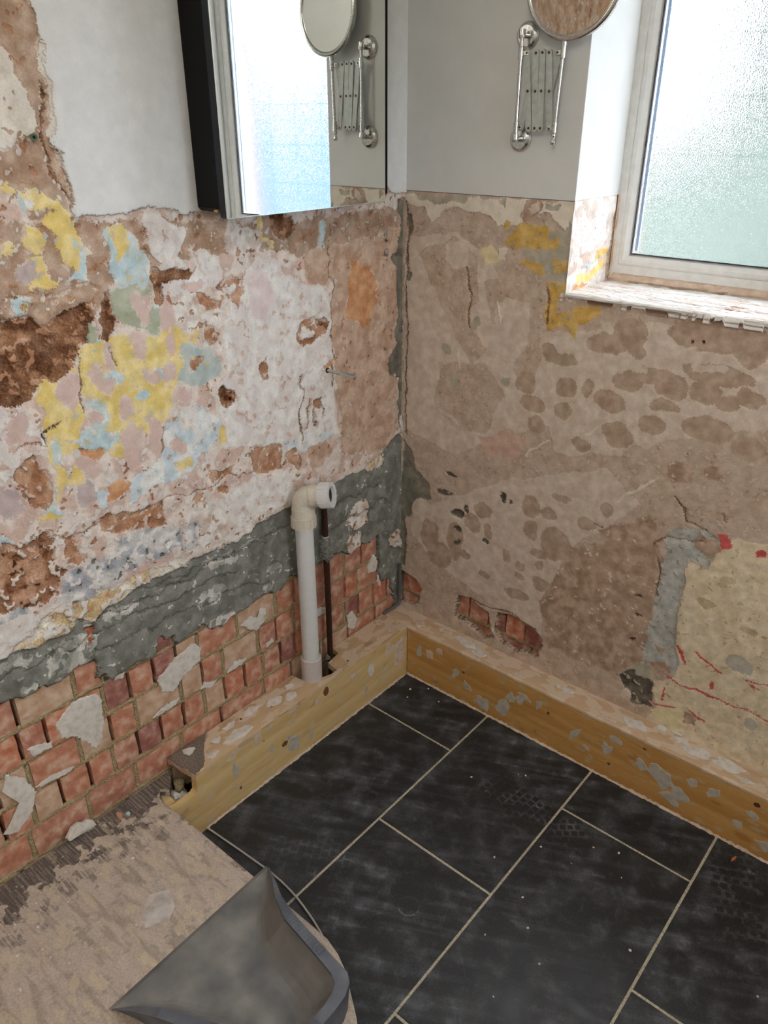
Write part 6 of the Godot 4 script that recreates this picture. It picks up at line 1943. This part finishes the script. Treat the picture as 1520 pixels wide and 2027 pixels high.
	for e in [[0.030, 0.948, 0.010, 0.007, "terracotta coloured flake of plaster on the grimy edge of the plywood", 1], [0.040, 0.935, 0.005, 0.004, "tiny pale blue paint flake beside the terracotta flake on plywood", 2]]:
		st = mb()
		lump(st, Vector3.ZERO, Vector3.RIGHT, Vector3.BACK, Vector3.UP, ragged(e[2], e[3], 9, 0.35), 0.004)
		var o := put("plaster_flake", st, plain(rgb(196, 146, 116), 0.9) if e[5] == 1 else plain(rgb(176, 204, 206), 0.9))
		o.position = Vector3(e[0], PLY + 0.0006, e[1])
		tag(o, e[4], "flake")
	var spots := [[0.183, 1.197], [0.221, 1.256], [0.266, 1.066], [0.132, 1.12], [0.101, 1.205], [0.137, 1.181], [0.206, 1.195], [0.125, 1.049], [0.09, 1.16], [0.16, 1.23], [0.24, 1.18], [0.07, 1.09], [0.19, 0.95], [0.26, 0.91], [0.14, 0.99], [0.22, 1.03]]
	for e in spots: crumb(e[0], PLY, e[1], rng.randf_range(0.0016, 0.0034), "small white plaster crumb lying on the dirty plywood sheet", "crumbs on the plywood")
	for e in [[0.453, 0.284], [0.535, 0.205], [0.55, 0.196], [0.682, 0.353], [0.77, 0.281], [0.818, 0.259], [0.753, 0.348], [0.849, 0.312], [0.716, 0.484], [0.759, 0.535], [0.813, 0.584], [0.781, 0.691], [1.143, 0.384], [0.141, 0.127], [0.232, 0.118], [0.178, 0.093], [0.156, 0.158], [0.703, 0.601], [0.93, 0.45], [0.62, 0.44]]:
		crumb(e[0], 0.0, e[1], rng.randf_range(0.0014, 0.0028), "tiny white plaster crumb lying on the dark slate tiles", "crumbs on the floor tiles")
	st = mb()
	lump(st, Vector3.ZERO, Vector3.RIGHT, Vector3.BACK, Vector3.UP, ragged(0.003, 0.009, 9, 0.25, 0.3), 0.003)
	var w := put("wood_splinter", st, plain(rgb(176, 110, 60), 0.8))
	w.position = Vector3(1.011, 0.0006, 0.115)
	tag(w, "orange brown wood splinter on the dark tile near the amber boxing", "splinter")
	# rubble in the open end of the boxing
	var heap := thing("mortar_heap", "crumbled mortar heaped in the open end of the timber boxing", "rubble", Vector3(0.036, 0.0, 0.812))
	st = mb()
	lump(st, Vector3.ZERO, Vector3.RIGHT, Vector3.BACK, Vector3.UP, ragged(0.032, 0.024, 14, 0.12), 0.082)
	put("heap", st, mats.mortar, heap)
	var rub := [[0.036, 0.122, 0.829, 0.020, 0.009, 0.3, "pale broken plaster shard in the open end of the boxing, uppermost", 0], [0.050, 0.112, 0.812, 0.017, 0.010, -0.5, "whitish folded plaster shard deep in the open end of the boxing", 0], [0.016, 0.126, 0.802, 0.018, 0.010, 0.5, "brown stony lump inside the open end of the boxing", 1], [0.058, 0.098, 0.836, 0.012, 0.010, 0.1, "grey mortar lump against the pine board in the boxing's open end", 2]]
	for e in rub:
		var o := thing("rubble_piece", e[6], "rubble", Vector3(e[0] + 0.006, e[1] - 0.045, e[2]))
		st = mb()
		var lo := Vector3(0, 0, 0)
		lump(st, Vector3(0, 0.02, 0), Vector3(1, e[5], 0).normalized(), Vector3(0, 0.2, 1).normalized(), Vector3(-e[5], 1, -0.2).normalized(), ragged(e[3], e[4], 9, 0.3), 0.010)
		lump(st, Vector3(0, 0.02, 0), Vector3(1, e[5], 0).normalized(), Vector3(0, 0.2, 1).normalized(), -Vector3(-e[5], 1, -0.2).normalized(), ragged(e[3] * 0.9, e[4] * 0.9, 9, 0.2), 0.014)
		put("shard", st, [mats.residue, mats.mortar, mats.cement][e[7]], o)

func crumb(x: float, y: float, z: float, r: float, label: String, group: String):
	var st := mb()
	lump(st, Vector3.ZERO, Vector3.RIGHT, Vector3.BACK, Vector3.UP, ragged(r, r * rng.randf_range(0.6, 1.4), 7, 0.3), r * 0.55)
	var o := put("plaster_crumb", st, mats.residue)
	o.position = Vector3(x, y + 0.0006, z)
	o.rotation.y = rng.randf() * TAU
	tag(o, label, "crumb", group)
